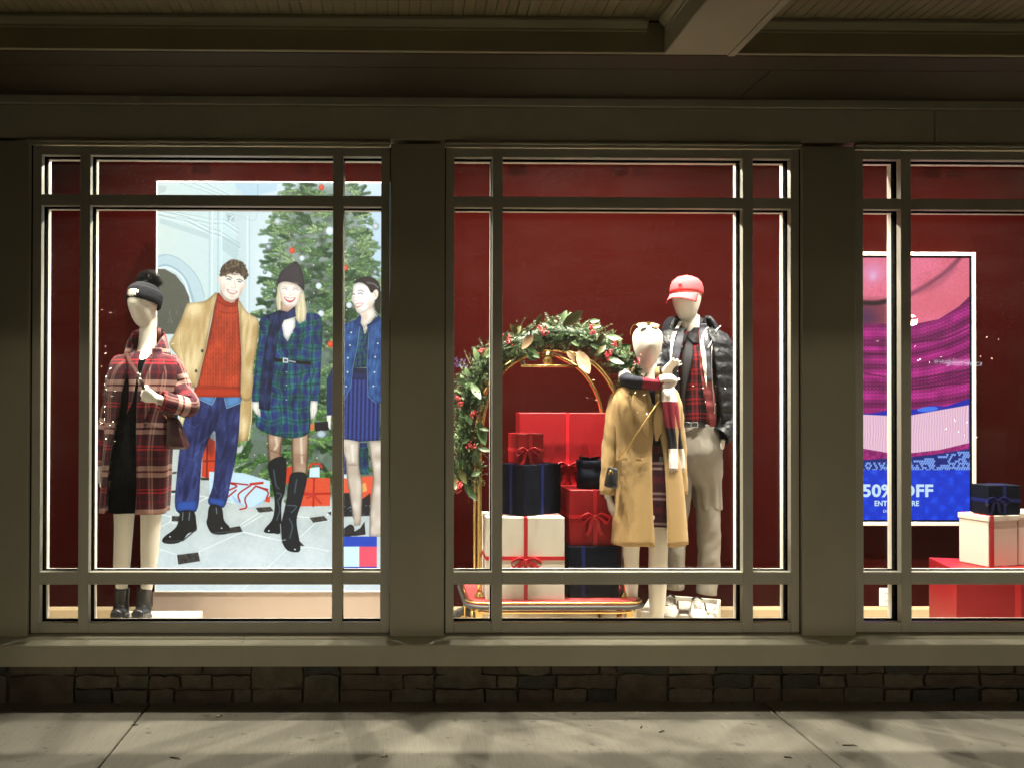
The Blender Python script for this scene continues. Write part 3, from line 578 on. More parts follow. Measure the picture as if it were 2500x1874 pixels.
def glass_mat():
    m = bpy.data.materials.new('window_glass'); m.use_nodes = True; t = m.node_tree; t.nodes.clear()
    out = t.nodes.new('ShaderNodeOutputMaterial'); mx = t.nodes.new('ShaderNodeMixShader'); tr = t.nodes.new('ShaderNodeBsdfTransparent'); gl = t.nodes.new('ShaderNodeBsdfGlossy')
    lw = t.nodes.new('ShaderNodeLayerWeight'); lw.inputs[0].default_value = .5                       # Schlick reflectance, the same from both sides
    pw = t.nodes.new('ShaderNodeMath'); pw.operation = 'POWER'; pw.inputs[1].default_value = 5; ma = t.nodes.new('ShaderNodeMath'); ma.operation = 'MULTIPLY_ADD'; ma.inputs[1].default_value = .5; ma.inputs[2].default_value = .026
    t.links.new(lw.outputs['Facing'], pw.inputs[0]); t.links.new(pw.outputs[0], ma.inputs[0])
    tr.inputs[0].default_value = (.985, .992, .985, 1); gl.inputs['Roughness'].default_value = 0.
    t.links.new(ma.outputs[0], mx.inputs[0]); t.links.new(tr.outputs[0], mx.inputs[1]); t.links.new(gl.outputs[0], mx.inputs[2])
    # dust specks and wiping smears on the panes
    tc = t.nodes.new('ShaderNodeTexCoord'); n1 = t.nodes.new('ShaderNodeTexNoise'); n1.inputs['Scale'].default_value = 150; n1.inputs['Detail'].default_value = 2; t.links.new(tc.outputs['Object'], n1.inputs['Vector'])
    mp = t.nodes.new('ShaderNodeMapping'); mp.inputs['Scale'].default_value = (1.2, 1, 3.2); mp.inputs['Rotation'].default_value = (0, .5, 0); t.links.new(tc.outputs['Object'], mp.inputs[0]); n2 = t.nodes.new('ShaderNodeTexNoise'); n2.inputs['Scale'].default_value = 2.2; n2.inputs['Detail'].default_value = 5; t.links.new(mp.outputs[0], n2.inputs['Vector'])
    r1 = t.nodes.new('ShaderNodeMapRange'); r1.inputs[1].default_value = .69; r1.inputs[2].default_value = .78; r1.inputs[3].default_value = 0; r1.inputs[4].default_value = .045; t.links.new(n1.outputs['Fac'], r1.inputs[0])
    r2 = t.nodes.new('ShaderNodeMapRange'); r2.inputs[1].default_value = .42; r2.inputs[2].default_value = .75; r2.inputs[3].default_value = .0004; r2.inputs[4].default_value = .0012; t.links.new(n2.outputs['Fac'], r2.inputs[0])
    ad = t.nodes.new('ShaderNodeMath'); ad.operation = 'ADD'; t.links.new(r1.outputs[0], ad.inputs[0]); t.links.new(r2.outputs[0], ad.inputs[1])
    du = t.nodes.new('ShaderNodeBsdfTranslucent'); du.inputs[0].default_value = (.75, .72, .68, 1); m2 = t.nodes.new('ShaderNodeMixShader'); t.links.new(ad.outputs[0], m2.inputs[0]); t.links.new(mx.outputs[0], m2.inputs[1]); t.links.new(du.outputs[0], m2.inputs[2]); t.links.new(m2.outputs[0], out.inputs[0])
    return m
def concrete_mat():
    """broomed concrete: faint broom lines, cloudy patches, grit and a few dark spots"""
    m = bpy.data.materials.new('broomed_concrete'); m.use_nodes = True; t = m.node_tree; b = t.nodes['Principled BSDF']; b.inputs['Roughness'].default_value = .88; b.inputs['Specular IOR Level'].default_value = .2
    tc = t.nodes.new('ShaderNodeTexCoord')
    def noise(sc, det, stretch=(1, 1, 1), lo=.3, hi=.7, a=0., z=1., rot=0.):
        mp = t.nodes.new('ShaderNodeMapping'); mp.inputs['Scale'].default_value = stretch; mp.inputs['Rotation'].default_value = (0, 0, rot); t.links.new(tc.outputs['Object'], mp.inputs[0])
        n = t.nodes.new('ShaderNodeTexNoise'); n.inputs['Scale'].default_value = sc; n.inputs['Detail'].default_value = det; t.links.new(mp.outputs[0], n.inputs['Vector'])
        r = t.nodes.new('ShaderNodeMapRange'); r.inputs[1].default_value = lo; r.inputs[2].default_value = hi; r.inputs[3].default_value = a; r.inputs[4].default_value = z; t.links.new(n.outputs['Fac'], r.inputs[0]); return r.outputs[0]
    def mul(x, y):
        k = t.nodes.new('ShaderNodeMath'); k.operation = 'MULTIPLY'; t.links.new(x, k.inputs[0]); t.links.new(y, k.inputs[1]); return k.outputs[0]
    cloud = noise(1.7, 6, a=.84, z=1.1); broom = noise(34, 3, (4.5, .16, 1), a=.9, z=1.08, rot=.04); grit = noise(330, 2, a=.74, z=1.2); spot = noise(13, 2, lo=.66, hi=.72, a=1., z=.66); pit = noise(75, 1, lo=.7, hi=.76, a=1., z=.6)
    v = mul(mul(mul(cloud, broom), mul(grit, spot)), pit)
    c = t.nodes.new('ShaderNodeMix'); c.data_type = 'RGBA'; c.blend_type = 'MULTIPLY'; c.inputs[0].default_value = 1; c.inputs[6].default_value = (.285, .265, .222, 1); t.links.new(v, c.inputs[7]); t.links.new(c.outputs[2], b.inputs['Base Color'])
    u = t.nodes.new('ShaderNodeBump'); u.inputs['Strength'].default_value = .5; u.inputs['Distance'].default_value = .006; t.links.new(mul(mul(broom, grit), pit), u.inputs['Height']); t.links.new(u.outputs[0], b.inputs['Normal'])
    return m
M = {}
M['paint'] = mat('khaki_paint', (.45, .425, .325), .55, .35, noise=.1, nscale=1.6, bump=.03, bscale=300.)
M['sash'] = mat('sash_paint', (.56, .54, .46), .45, .35, noise=.09, nscale=2.6, bump=.02, bscale=300.)
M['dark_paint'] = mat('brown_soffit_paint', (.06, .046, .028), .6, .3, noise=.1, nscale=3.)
M['trim'] = mat('upper_trim_paint', (.4, .37, .25), .55, .35, noise=.08, nscale=2.5)
M['boards'] = mat('bead_board_paint', (.25, .215, .12), .5, .4, noise=.12, nscale=3., stretch=(6, .6, 1))
M['frieze'] = mat('frieze_paint_plus_fill', (.76, .72, .55), .55, .35, noise=.1, nscale=2.2, bump=.03, bscale=300.)  # pier paint made lighter, standing in for bounce light missing up there
M['joint'] = mat('black_sealant', (.012, .011, .008), .7)
M['spacer'] = mat('black_spacer', (.003, .003, .0035), .9, .0)
M['bead'] = mat('cream_glazing_bead', (.78, .74, .66), .45)
M['glass'] = glass_mat()
M['concrete'] = concrete_mat()
M['asphalt'] = mat('asphalt', (.11, .105, .095), .85, noise=.2, bump=.4, bscale=120.)
M['red_wall'] = mat('red_wall_paint', (.02, .0022, .0018), .7, .0, noise=.03, nscale=1.5)
M['cream'] = mat('cream_trim', (.4, .31, .19), .5)
M['floor'] = mat('pale_floor', (.46, .4, .31), .45)
M['white_plaster'] = mat('white_plaster', (.78, .76, .72), .7)
M['mannequin'] = mat('mannequin_shell', (.78, .75, .67), .42, .4, noise=.02, nscale=3.)
M['gold'] = mat('polished_brass', (.7, .48, .18), .24, metal=1.)
M['black_leather'] = mat('black_leather', (.012, .012, .014), .3, .5, bump=.15, bscale=90.)
M['burgundy_leather'] = mat('burgundy_leather', (.045, .012, .016), .38, .5, bump=.1, bscale=120.)
M['brown_leather'] = mat('brown_leather', (.05, .022, .018), .35)
M['steel'] = mat('steel', (.6, .6, .6), .25, metal=1.)
M['red_card'] = mat('red_card', (.19, .005, .008), .45, .25, noise=.03)
M['navy_card'] = mat('navy_card', (.004, .0055, .012), .6, .06)
M['white_card'] = mat('white_card', (.6, .56, .49), .6, noise=.02)
M['red_ribbon'] = mat('red_satin', (.36, .006, .014), .4)
M['navy_ribbon'] = mat('navy_satin', (.006, .01, .08), .45, .2)
# ---------------------------------------------------------------- ground
pav = empty('pavement'); tag(pav, kind='structure')
xs = [-9.0, -7.3, -4.25, -1.20, 1.84, 4.89, 7.94, 11]
for a, b in zip(xs[:-1], xs[1:]):
    for y0, y1 in ((-1.75, .02), (-3.6, -1.757)):
        MB().box(a+.004, b-.004, y0, y1, -.12, 0).build('slab', M['concrete'], pav, bevel=.006)
MB().box(-9, 11, -3.6, .02, -.16, -.03).build('joint_filler', M['joint'], pav)
road = MB().box(-120, 120, -90, -3.75, -.3, -.14).build('road', M['asphalt']); tag(road, kind='structure')
kerb = MB().box(-60, 60, -3.75, -3.6, -.3, 0).build('kerb', M['concrete'], bevel=.01); tag(kerb, kind='structure')

# ---------------------------------------------------------------- the shop front
shop = empty('shop_building'); tag(shop, 'khaki painted shop front with three divided display windows over a stone base', 'building')
XL, XR = -6.5, 8.2
WX = [-1.798, .259, 2.318]; WW = 1.777
ZB, ZT = .339, 2.757
def wallpiece(n, x0, x1, z0, z1, yf=-.012, y1=.13, m='paint', bev=.003): return MB().box(x0, x1, yf, y1, z0, z1).build(n, M[m], shop, bevel=bev)
# piers between the windows, the left panel and the far right panel
wallpiece('pier', -.017, .252, .325, 2.77, -.022)
wallpiece('pier', 2.042, 2.311, .325, 2.77, -.022)
wallpiece('pier', 4.102, 4.372, .325, 2.77, -.022)
wallpiece('wall_panel', -2.03, -1.806, .30, 2.776, -.022)
wallpiece('wall_panel', XL, -2.034, .31, 2.98, -.034)
wallpiece('wall_panel', 4.378, XR, .31, 2.776, -.022)
MB().box(-2.0, -1.80, -.031, -.0225, .283, .297).build('sealant', M['joint'], shop)
for a in (-.0205, 2.0375, 4.0955): MB().box(a, a+.279, .003, .129, .32, 2.759).build('pier_core', M['joint'], shop)
MB().box(-2.035, -1.7985, .003, .129, .32, 2.759).build('pier_core', M['joint'], shop)
# inner face of the front wall, above and below the openings
MB().box(XL, XR, .131, .16, 2.76, 4.2).build('inner_wall', M['red_wall'], shop); MB().box(XL, XR, .131, .16, .0, .34).build('inner_wall', M['white_plaster'], shop)
for a, b in ((-2.4, -1.806), (-.017, .252), (2.042, 2.311), (4.102, 5.2)): MB().box(a, b, .131, .16, .341, 2.759).build('inner_wall', M['white_plaster'], shop)
# frieze boards over the windows
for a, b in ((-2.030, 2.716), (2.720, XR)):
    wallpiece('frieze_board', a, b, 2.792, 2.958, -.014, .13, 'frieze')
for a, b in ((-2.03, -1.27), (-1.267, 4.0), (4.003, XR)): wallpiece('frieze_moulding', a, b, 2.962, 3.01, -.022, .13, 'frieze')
for a, b in ((-1.83, -.017), (.252, 2.042), (2.311, 4.1)):                                              # drip caps over each window
    m = MB(); m.box(a, b, -.026, .0, 2.772, 2.784); m.box(a+.004, b-.004, -.018, 0, 2.784, 2.79); m.box(a+.006, b-.006, -.012, 0, 2.759, 2.771); m.build('drip_cap', M['paint'], shop, bevel=.002)
# eaves: stepped brown soffit, light fascia, bead-board arcade ceiling
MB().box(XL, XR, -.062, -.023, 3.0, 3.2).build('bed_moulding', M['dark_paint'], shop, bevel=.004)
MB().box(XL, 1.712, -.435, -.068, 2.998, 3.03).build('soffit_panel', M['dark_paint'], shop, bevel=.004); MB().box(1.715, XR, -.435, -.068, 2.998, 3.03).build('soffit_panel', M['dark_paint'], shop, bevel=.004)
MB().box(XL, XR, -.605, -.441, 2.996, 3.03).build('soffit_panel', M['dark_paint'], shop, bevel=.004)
MB().box(XL, XR, -.6, -.03, 3.032, 3.3).build('soffit_backing', M['joint'], shop); MB().box(XL, XR, -.02, .13, 3.012, 4.25).build('upper_wall', M['paint'], shop)
MB().box(XL, XR, -.628, -.607, 2.998, 3.132).build('fascia', M['trim'], shop, bevel=.003)
m = MB()
prof = [(-.629, 3.088), (-.634, 3.092), (-.634, 3.1), (-.65, 3.108), (-.664, 3.122), (-.666, 3.134), (-.629, 3.134)]
m.loft([[(x, y, z) for y, z in prof] for x in (XL, 1.09)], True, False); m.loft([[(x, y, z) for y, z in prof] for x in (1.53, XR)], True, False)
m.build('crown_moulding', M['trim'], shop)
# cross beam of the arcade
MB().box(1.165, 1.462, -5.5, -.63, 2.99, 3.3).build('cross_beam', M['paint'], shop, bevel=.004)
for sgn, x in ((-1, 1.164), (1, 1.463)):
    pr = [(0, 3.08), (.006, 3.085), (.006, 3.095), (.022, 3.105), (.034, 3.12), (.036, 3.134), (0, 3.134)]
    m = MB(); m.loft([[(x+sgn*dx, y, z) for dx, z in (pr if sgn > 0 else pr[::-1])] for y in (-5.5, -.668)], True, False); m.build('beam_moulding', M['trim'], shop)
MB().box(1.44, 1.470, -5.5, -.632, 2.984, 2.989).build('beam_edge_strip', M['paint'], shop)
ceil = empty('arcade_ceiling'); tag(ceil, kind='structure')
proto = MB().box(-.0203, .0203, -5.4, -.628, 3.137, 3.15); proto.box(.0213, .0233, -5.4, -.628, 3.139, 3.15)
pm = proto.mesh('board'); pm.materials.append(M['boards']); i = 0
x = -2.1
while x < 3.3:
    if not (1.14 < x < 1.49):
        o = link('board', pm, None, ceil); o.location.x = x; i += 1
    x += .0455
MB().box(XL, -2.13, -5.4, -.628, 3.137, 3.15).build('ceiling_panel', M['boards'], ceil); MB().box(3.3, XR, -5.4, -.628, 3.137, 3.15).build('ceiling_panel', M['boards'], ceil)
MB().box(XL, XR, -5.4, -.61, 3.152, 3.3).build('ceiling_backing', M['joint'], ceil)
# outer side of the arcade: beam and columns beside and behind the viewer
MB().box(XL, XR, -5.95, -5.5, 2.7, 3.3).build('arcade_beam', M['paint'], shop, bevel=.006)
for x in (-5.0, 1.31, 7.6):
    m = MB(); m.box(x-.24, x+.24, -5.94, -5.46, .12, 2.699); m.box(x-.28, x+.28, -5.98, -5.42, 0, .119); m.box(x-.28, x+.28, -5.98, -5.42, 2.57, 2.69); m.build('arcade_column', M['paint'], shop, bevel=.006)
# sill with sloped top
sx = [XL, -.735, 3.9, XR]
for a, b in zip(sx[:-1], sx[1:]):
    pr = [(-.105, .212), (-.105, .303), (-.1, .308), (.0, .334), (.13, .336), (.13, .2), (-.02, .2)]
    m = MB(); m.loft([[(x, y, z) for y, z in pr] for x in (a+.0008, b-.0008)], True, False); m.build('sill', M['paint'], shop)
    m = MB(); m.box(a+.0008, b-.0008, -.095, -.02, .2, .211); m.build('sill_apron', M['paint'], shop)

# ---------------------------------------------------------------- windows
cols = [.043, .19, .052, 1.207, .052, .19, .043]
cx = np.cumsum([0]+cols)                       # edges from the left of the frame
rows = [(.388, .578), (.640, 2.460), (2.515, 2.712)]
def ringbars(m, x0, x1, z0, z1, w, y0, y1):
    m.box(x0, x0+w, y0, y1, z0, z1); m.box(x1-w, x1, y0, y1, z0, z1); m.box(x0+w, x1-w, y0, y1, z0, z0+w); m.box(x0+w, x1-w, y0, y1, z1-w, z1)
for wi, x0 in enumerate(WX):
    win = MB(); X = [x0+c for c in cx]
    win.box(X[0], X[1]-.0006, 0, .04, ZB, ZT); win.box(X[6]+.0006, X[7], 0, .04, ZB, ZT)
    for a, b in ((1, 2), (3, 4), (5, 6)): win.box(X[a], X[b], .0006, .04, ZB, rows[0][0]); win.box(X[a], X[b], .0006, .04, rows[2][1], ZT)
    win = win.build('window_frame', M['sash'], shop, bevel=.0015)
    for a, b in ((2, 3), (4, 5)): MB().box(X[a]+.0006, X[b]-.0006, -.0008, .04, ZB+.0005, ZT-.0005).build('mullion', M['sash'], win, bevel=.0015)
    for z0, z1 in ((.578, .640), (2.460, 2.515)):
        for a, b in ((1, 2), (3, 4), (5, 6)): MB().box(X[a], X[b], .0004, .04, z0, z1).build('rail', M['sash'], win, bevel=.0015)
    sp = MB(); bd = MB()
    for z0, z1 in rows:
        for a, b in ((1, 2), (3, 4), (5, 6)):
            ringbars(sp, X[a]-.012, X[b]+.012, z0-.012, z1+.012, .0135, .0405, .0865); bd.box(X[a]-.012, X[a], .087, .127, z0-.012, z1+.012); bd.box(X[b], X[b]+.012, .087, .127, z0-.012, z1+.012); bd.box(X[a], X[b], .087, .127, z1, z1+.012); bd.box(X[a], X[b], .087, .103, z0-.012, z0)
            MB().box(X[a]-.008, X[b]+.008, .046, .052, z0-.008, z1+.008).build('pane', M['glass'], win)
            c = Vector(((X[a]+X[b])/2, .075, (z0+z1)/2)); h = (X[b]-X[a])/2+.004
            MB().box(-h, h, -.003, .003, z0-.004-c.z, z1+.004-c.z, Matrix.Translation(c) @ Matrix.Rotation(rad(.3), 4, 'Z') @ Matrix.Rotation(rad(.08), 4, 'X')).build('inner_pane', M['glass'], win)
    # solid cores behind mullions and rails
    for a, b in ((2, 3), (4, 5)): MB().box(X[a]+.0125, X[b]-.0125, .0405, .127, ZB, ZT).build('mullion_core', M['bead'], win)
    sp.build('spacer', M['spacer'], win); bd.build('glazing_bead', M['bead'], win)

# ---------------------------------------------------------------- stone base
wall = empty('stone_wall', (0, 0, 0)); tag(wall, 'low dark fieldstone base wall under the long shop window sill', 'wall')
MB().box(XL, XR, -.005, .12, -.05, .199).build('mortar', mat('mortar', (.085, .074, .055), .9, noise=.2, nscale=20, bump=.4, bscale=80), wall)
RS = random.Random(21)
stm = [mat('stone_brown', (.11, .085, .06), .85, noise=.35, nscale=14, bump=.6, bscale=30), mat('stone_olive', (.12, .105, .075), .85, noise=.35, nscale=12, bump=.6, bscale=30),
       mat('stone_slate', (.06, .058, .05), .85, noise=.3, nscale=16, bump=.6, bscale=35), mat('stone_red', (.1, .075, .056), .85, noise=.35, nscale=12, bump=.6, bscale=30), mat('stone_tan', (.13, .11, .078), .85, noise=.3, nscale=14, bump=.6, bscale=30)]
def stone(x0, x1, z0, z1, mt):
    w, h = x1-x0, z1-z0; pr = RS.uniform(.012, .034); bm = bmesh.new()
    bmesh.ops.create_grid(bm, x_segments=4, y_segments=2, size=.5)
    for v in bm.verts:
        u, t = v.co.x, v.co.y; e = max(abs(u)*2, abs(t)*2); cr = .0 if e > .99 else 1
        k = (abs(u) > .49 and abs(t) > .49)
        X = x0+w*(u*(.97 if k else 1)+.5)+RS.uniform(-.006, .006); Z = z0+h*(t*(.94 if k else 1)+.5)+RS.uniform(-.005, .005)
        v.co = (X, -.008-pr*(.72+.28*cr)*RS.uniform(.85, 1.12)*(.85 if k else 1), Z)
    r = bmesh.ops.extrude_edge_only(bm, edges=[e for e in bm.edges if e.is_boundary])
    for v in r['geom']:
        if isinstance(v, bmesh.types.BMVert): v.co.y = .01
    bmesh.ops.recalc_face_normals(bm, faces=bm.faces)
    me = bpy.data.meshes.new('stone'); bm.to_mesh(me); bm.free()
    for p in me.polygons: p.use_smooth = False
    link('stone', me, mt, wall)
z0 = -.02
rowz = [(-.012, .064), (.072, .134), (.142, .197)]
x = -2.75
while x < 4.1:
    if RS.random() < .28:                                   # a block as tall as two courses
        w = RS.uniform(.12, .34); a = RS.choice((0, 1)); stone(x, x+w, rowz[a][0], rowz[a+1][1], RS.choice(stm)); oth = rowz[2] if a == 0 else rowz[0]
        stone(x, x+w, *oth, RS.choice(stm)); x += w+.01
    else:
        W2 = RS.uniform(.36, .6)
        for z in rowz:
            xx = x
            while xx < x+W2-.02:
                w = min(RS.uniform(.12, .33), x+W2-xx)
                if x+W2-(xx+w) < .08: w = x+W2-xx
                stone(xx, xx+w-.01, z[0]+RS.uniform(-.004, .004), z[1]+RS.uniform(-.004, .004), RS.choice(stm)); xx += w
        x += W2
# ---------------------------------------------------------------- display room behind the glass
FZ, WY = .06, 1.35
IL, IR = -2.6, 5.4
w = MB().box(IL, IR, WY, WY+.15, FZ, 4.15).build('interior_wall', M['red_wall']); tag(w, kind='structure')
for a, b in ((IL, -1.02), (-.1, 1.2), (1.2, IR)):
    m = MB(); m.loft([[(x, y, z) for y, z in ((WY-.014, FZ), (WY-.014, FZ+.082), (WY-.006, FZ+.1), (WY, FZ+.102), (WY, FZ))] for x in (a, b)], True, False); m.build('baseboard', M['cream'], w)
MB().box(IL-.1, IL, .165, WY, FZ, 4.15).build('side_wall', M['red_wall'], w); MB().box(IR, IR+.1, .165, WY, FZ, 4.15).build('side_wall', M['red_wall'], w)
f = MB().box(IL-.1, IR+.1, .165, WY+.15, -.1, FZ).build('interior_floor', M['floor']); tag(f, kind='structure')
c = MB().box(IL-.1, IR+.1, .165, WY+.15, 4.15, 4.25).build('interior_ceiling', M['white_plaster']); tag(c, kind='structure')

# track lamps above the glass line, the source of the light on the figures, the sill and the pavement; rear row added as fill
def spot_lamp(x, y, z, tilt, size, blend, power, lab):
    t = empty('track_lamp', (x, y, z)); tag(t, lab, 'lamp', 'spot lamps on the ceiling tracks')
    Rm = Matrix.Rotation(rad(tilt), 3, 'X'); m = MB(); m.lathe([(.03, .1), (.042, .09), (.046, .0), (.04, .0), (.04, .07)], (x, y, z), 20, Rm); m.build('lamp_can', M['spacer'], t)
    m = MB(); m.tube([(x, y, z+.08), (x, y, z+.105)], .008, 8); m.build('stem', M['steel'], t)
    l = bpy.data.lights.new('bulb', 'SPOT'); l.energy = power; l.color = WARM; l.shadow_soft_size = .02; l.spot_size = rad(size); l.spot_blend = blend
    o = bpy.data.objects.new('bulb', l); COL.objects.link(o); o.location = Vector((x, y, z))+Rm @ Vector((0, 0, -.01)); o.rotation_euler = (rad(tilt), 0, 0)
LZ = 4.0
for y, nm in ((.26, 'near the glass'), (.62, 'a hand behind the front one'), (1.1, 'near the red wall, added for the fill lamps')):
    track = MB().box(IL+.2, IR-.2, y-.02, y+.02, LZ+.11, LZ+.145).build('lamp_track', M['spacer']); track.location.z = -.8 if y > 1 else 0; tag(track, 'long black lamp track on the display ceiling '+nm, 'lamp track')
for wi, (x0, nm) in enumerate(zip(WX, ('lit poster', 'brass luggage cart', 'video screen'))):
    k = (.85, 1., .75)[wi]
    for dx, pos in ((.34, 'left end'), (.95, 'middle'), (1.5, 'right end')): spot_lamp(x0+dx, .26, LZ, 10, 92, .9, FRONT_W*k, 'front track lamp above the %s of the %s display' % (pos, nm))
    for dx, pos in ((.22, 'left third'), (.9, 'centre'), (1.52, 'right third')): spot_lamp(x0+dx, .62, LZ, -26, 76, .25, REAR_W*k, 'second track lamp above the %s of the %s display' % (pos, nm))
    for dx, pos in ((.5, 'left half'), (1.27, 'right half')): spot_lamp(x0+dx, 1.1, 3.2, -48, 84, .3, FILL_W*k, 'added rear fill lamp above the %s of the %s display' % (pos, nm))  # added lamps, throw light on the arcade floor to brighten the frieze

# street lamps across the car park
def street_lamp(x, y, side):
    pw = STREET_W*((x*x+y*y)/900)**.8
    t = empty('street_lamp', (x, y, -.14)); tag(t, 'tall car park lamp post on the %s side of the lot' % side, 'street lamp', 'car park lamps')
    m = MB(); m.tube([(x, y, -.14), (x, y, 5.9)], [.09, .06], 10); m.build('pole', M['spacer'], t)
    m = MB(); m.box(x-.2, x+.2, y-.1, y+.5, 5.92, 6.05); m.build('lamp_head', M['spacer'], t, bevel=.02)
    m = MB(); m.box(x-.07, x+.07, y+.1, y+.3, 5.9, 5.915); m.build('diffuser', mat('lamp_glow', (.8, .8, .8), emit=(1, .9, .7), espow=12), t)
    l = bpy.data.lights.new('lamp', 'SPOT'); l.energy = pw; l.color = LAMPC; l.shadow_soft_size = .3; l.spot_size = rad(175); l.spot_blend = .1
    o = bpy.data.objects.new('lamp', l); COL.objects.link(o); o.location = (x, y+.2, 5.88)
street_lamp(-14, -26, 'near left'); street_lamp(16, -27, 'near right'); street_lamp(-24, -44, 'far left'); street_lamp(28, -44, 'far right')

# ---------------------------------------------------------------- light box with the printed poster
PY = 1.0
a = at(385, 445, PY); b = at(960, 1441, PY)
lb = empty('light_box', ((a.x+b.x)/2, PY+.1, FZ)); tag(lb, 'tall lit poster of three smiling people by a Christmas tree', 'light box')
PX0, PX1, PZ0, PZ1 = a.x, b.x, b.z, a.z
m = MB(); v = [(PX0, PY, PZ0), (PX1, PY, PZ0), (PX1, PY, PZ1), (PX0, PY, PZ1)]; m.v = [Vector(q) for q in v]
m.face([0, 1, 2, 3], False, [(0, 0), (1, 0), (1, 1), (0, 1)]); m.build('printed_face', image_mat('poster_print', paint_poster(), 1.16), lb)
m = MB(); ringbars(m, PX0-.006, PX1+.006, PZ0-.006, PZ1+.006, .006, PY-.004, PY+.12); m.box(PX0-.005, PX1+.005, PY+.004, PY+.119, PZ0-.004, PZ1+.004); m.build('case', M['white_plaster'], lb)
MB().box(PX0-.02, PX1+.02, PY+.002, PY+.16, FZ, PZ0-.007).build('base_panel', mat('taupe_panel', (.27, .215, .185), .5, noise=.03), lb, bevel=.002)

# ---------------------------------------------------------------- video screen on the wall
SY = 1.29
a = at(2009, 629, SY); b = at(2368, 1268, SY)
sc = empty('video_screen', ((a.x+b.x)/2, SY+.05, a.z)); tag(sc, 'white framed wall screen showing a knit sweater close-up and a 50% OFF notice', 'screen')
m = MB(); m.v = [Vector((a.x, SY, b.z)), Vector((b.x, SY, b.z)), Vector((b.x, SY, a.z)), Vector((a.x, SY, a.z))]
m.face([0, 1, 2, 3], False, [(0, 0), (1, 0), (1, 1), (0, 1)]); pic = m.build('picture', image_mat('screen_picture', paint_screen(), 1.12), sc)
m = MB(); ringbars(m, a.x-.012, b.x+.012, b.z-.012, a.z+.012, .012, SY-.004, WY); m.build('bezel', M['spacer'], sc)
m = MB(); ringbars(m, a.x-.036, b.x+.036, b.z-.036, a.z+.036, .024, SY-.012, WY); m.build('frame', mat('white_screen_frame', (.72, .68, .62), .4), sc, bevel=.002)
TXT = mat('screen_lettering', (.02, .02, .02), emit=s2l(196, 226, 255), espow=1.05)
def lettering(name, txt, cx_, cy_, hpx, wpx, Y, mt, parent, weight=.0, mirror=False):
    """lettering fitted to a photo-pixel box, as flat mesh"""
    c = bpy.data.curves.new(name, 'FONT'); c.body = txt; c.align_x = 'CENTER'; c.align_y = 'CENTER'; c.offset = weight; c.resolution_u = 3; c.space_character = 1.04
    t = bpy.data.objects.new(name, c); COL.objects.link(t); bpy.context.view_layer.update()
    me = bpy.data.meshes.new_from_object(t.evaluated_get(bpy.context.evaluated_depsgraph_get())); bpy.data.objects.remove(t)
    xs_ = [v.co.x for v in me.vertices]; ys_ = [v.co.y for v in me.vertices]; p = at(cx_, cy_, Y); k = (p.y-EYE.y)/2200.
    kx = wpx*k/(max(xs_)-min(xs_)); ky = hpx*k/(max(ys_)-min(ys_)); mx, my = (max(xs_)+min(xs_))/2, (max(ys_)+min(ys_))/2
    for v in me.vertices: v.co = (p.x+(v.co.x-mx)*kx*(-1 if mirror else 1), Y, p.z+(v.co.y-my)*ky)
    me.name = name; me.materials.clear(); return link(name, me, mt, parent)
lettering('lettering', '50% OFF', 2192, 1196.5, 32, 175, SY-.003, TXT, sc, .035); lettering('lettering', 'ENTIRE STORE', 2189.5, 1227.5, 13.5, 110, SY-.003, TXT, sc, .03); lettering('lettering', 'EXCLUSIONS APPLY', 2190, 1246.5, 7, 68, SY-.003, TXT, sc, .01)

# wall sockets
def outlet(px0, py0, px1, py1, lab):
    a, b = at(px0, py0, WY-.006), at(px1, py1, WY-.006); t = empty('wall_outlet', ((a.x+b.x)/2, WY, b.z)); tag(t, lab, 'outlet')
    MB().box(a.x, b.x, WY-.008, WY-.0005, b.z, a.z).build('plate', M['bead'], t, bevel=.002); 
    for k in (.3, .7):
        z = b.z+(a.z-b.z)*k; x = (a.x+b.x)/2; m = MB()
        m.box(x-.008, x-.005, WY-.0095, WY-.008, z-.004, z+.006); m.box(x+.004, x+.007, WY-.0095, WY-.008, z-.004, z+.006)
        m.build('socket', M['spacer'], t)
outlet(2147, 1434, 2180, 1479, 'large cream power outlet plate low on the red wall below the screen'); outlet(2276, 1362, 2298, 1386, 'small cream power outlet on the wall left of the white gift box')

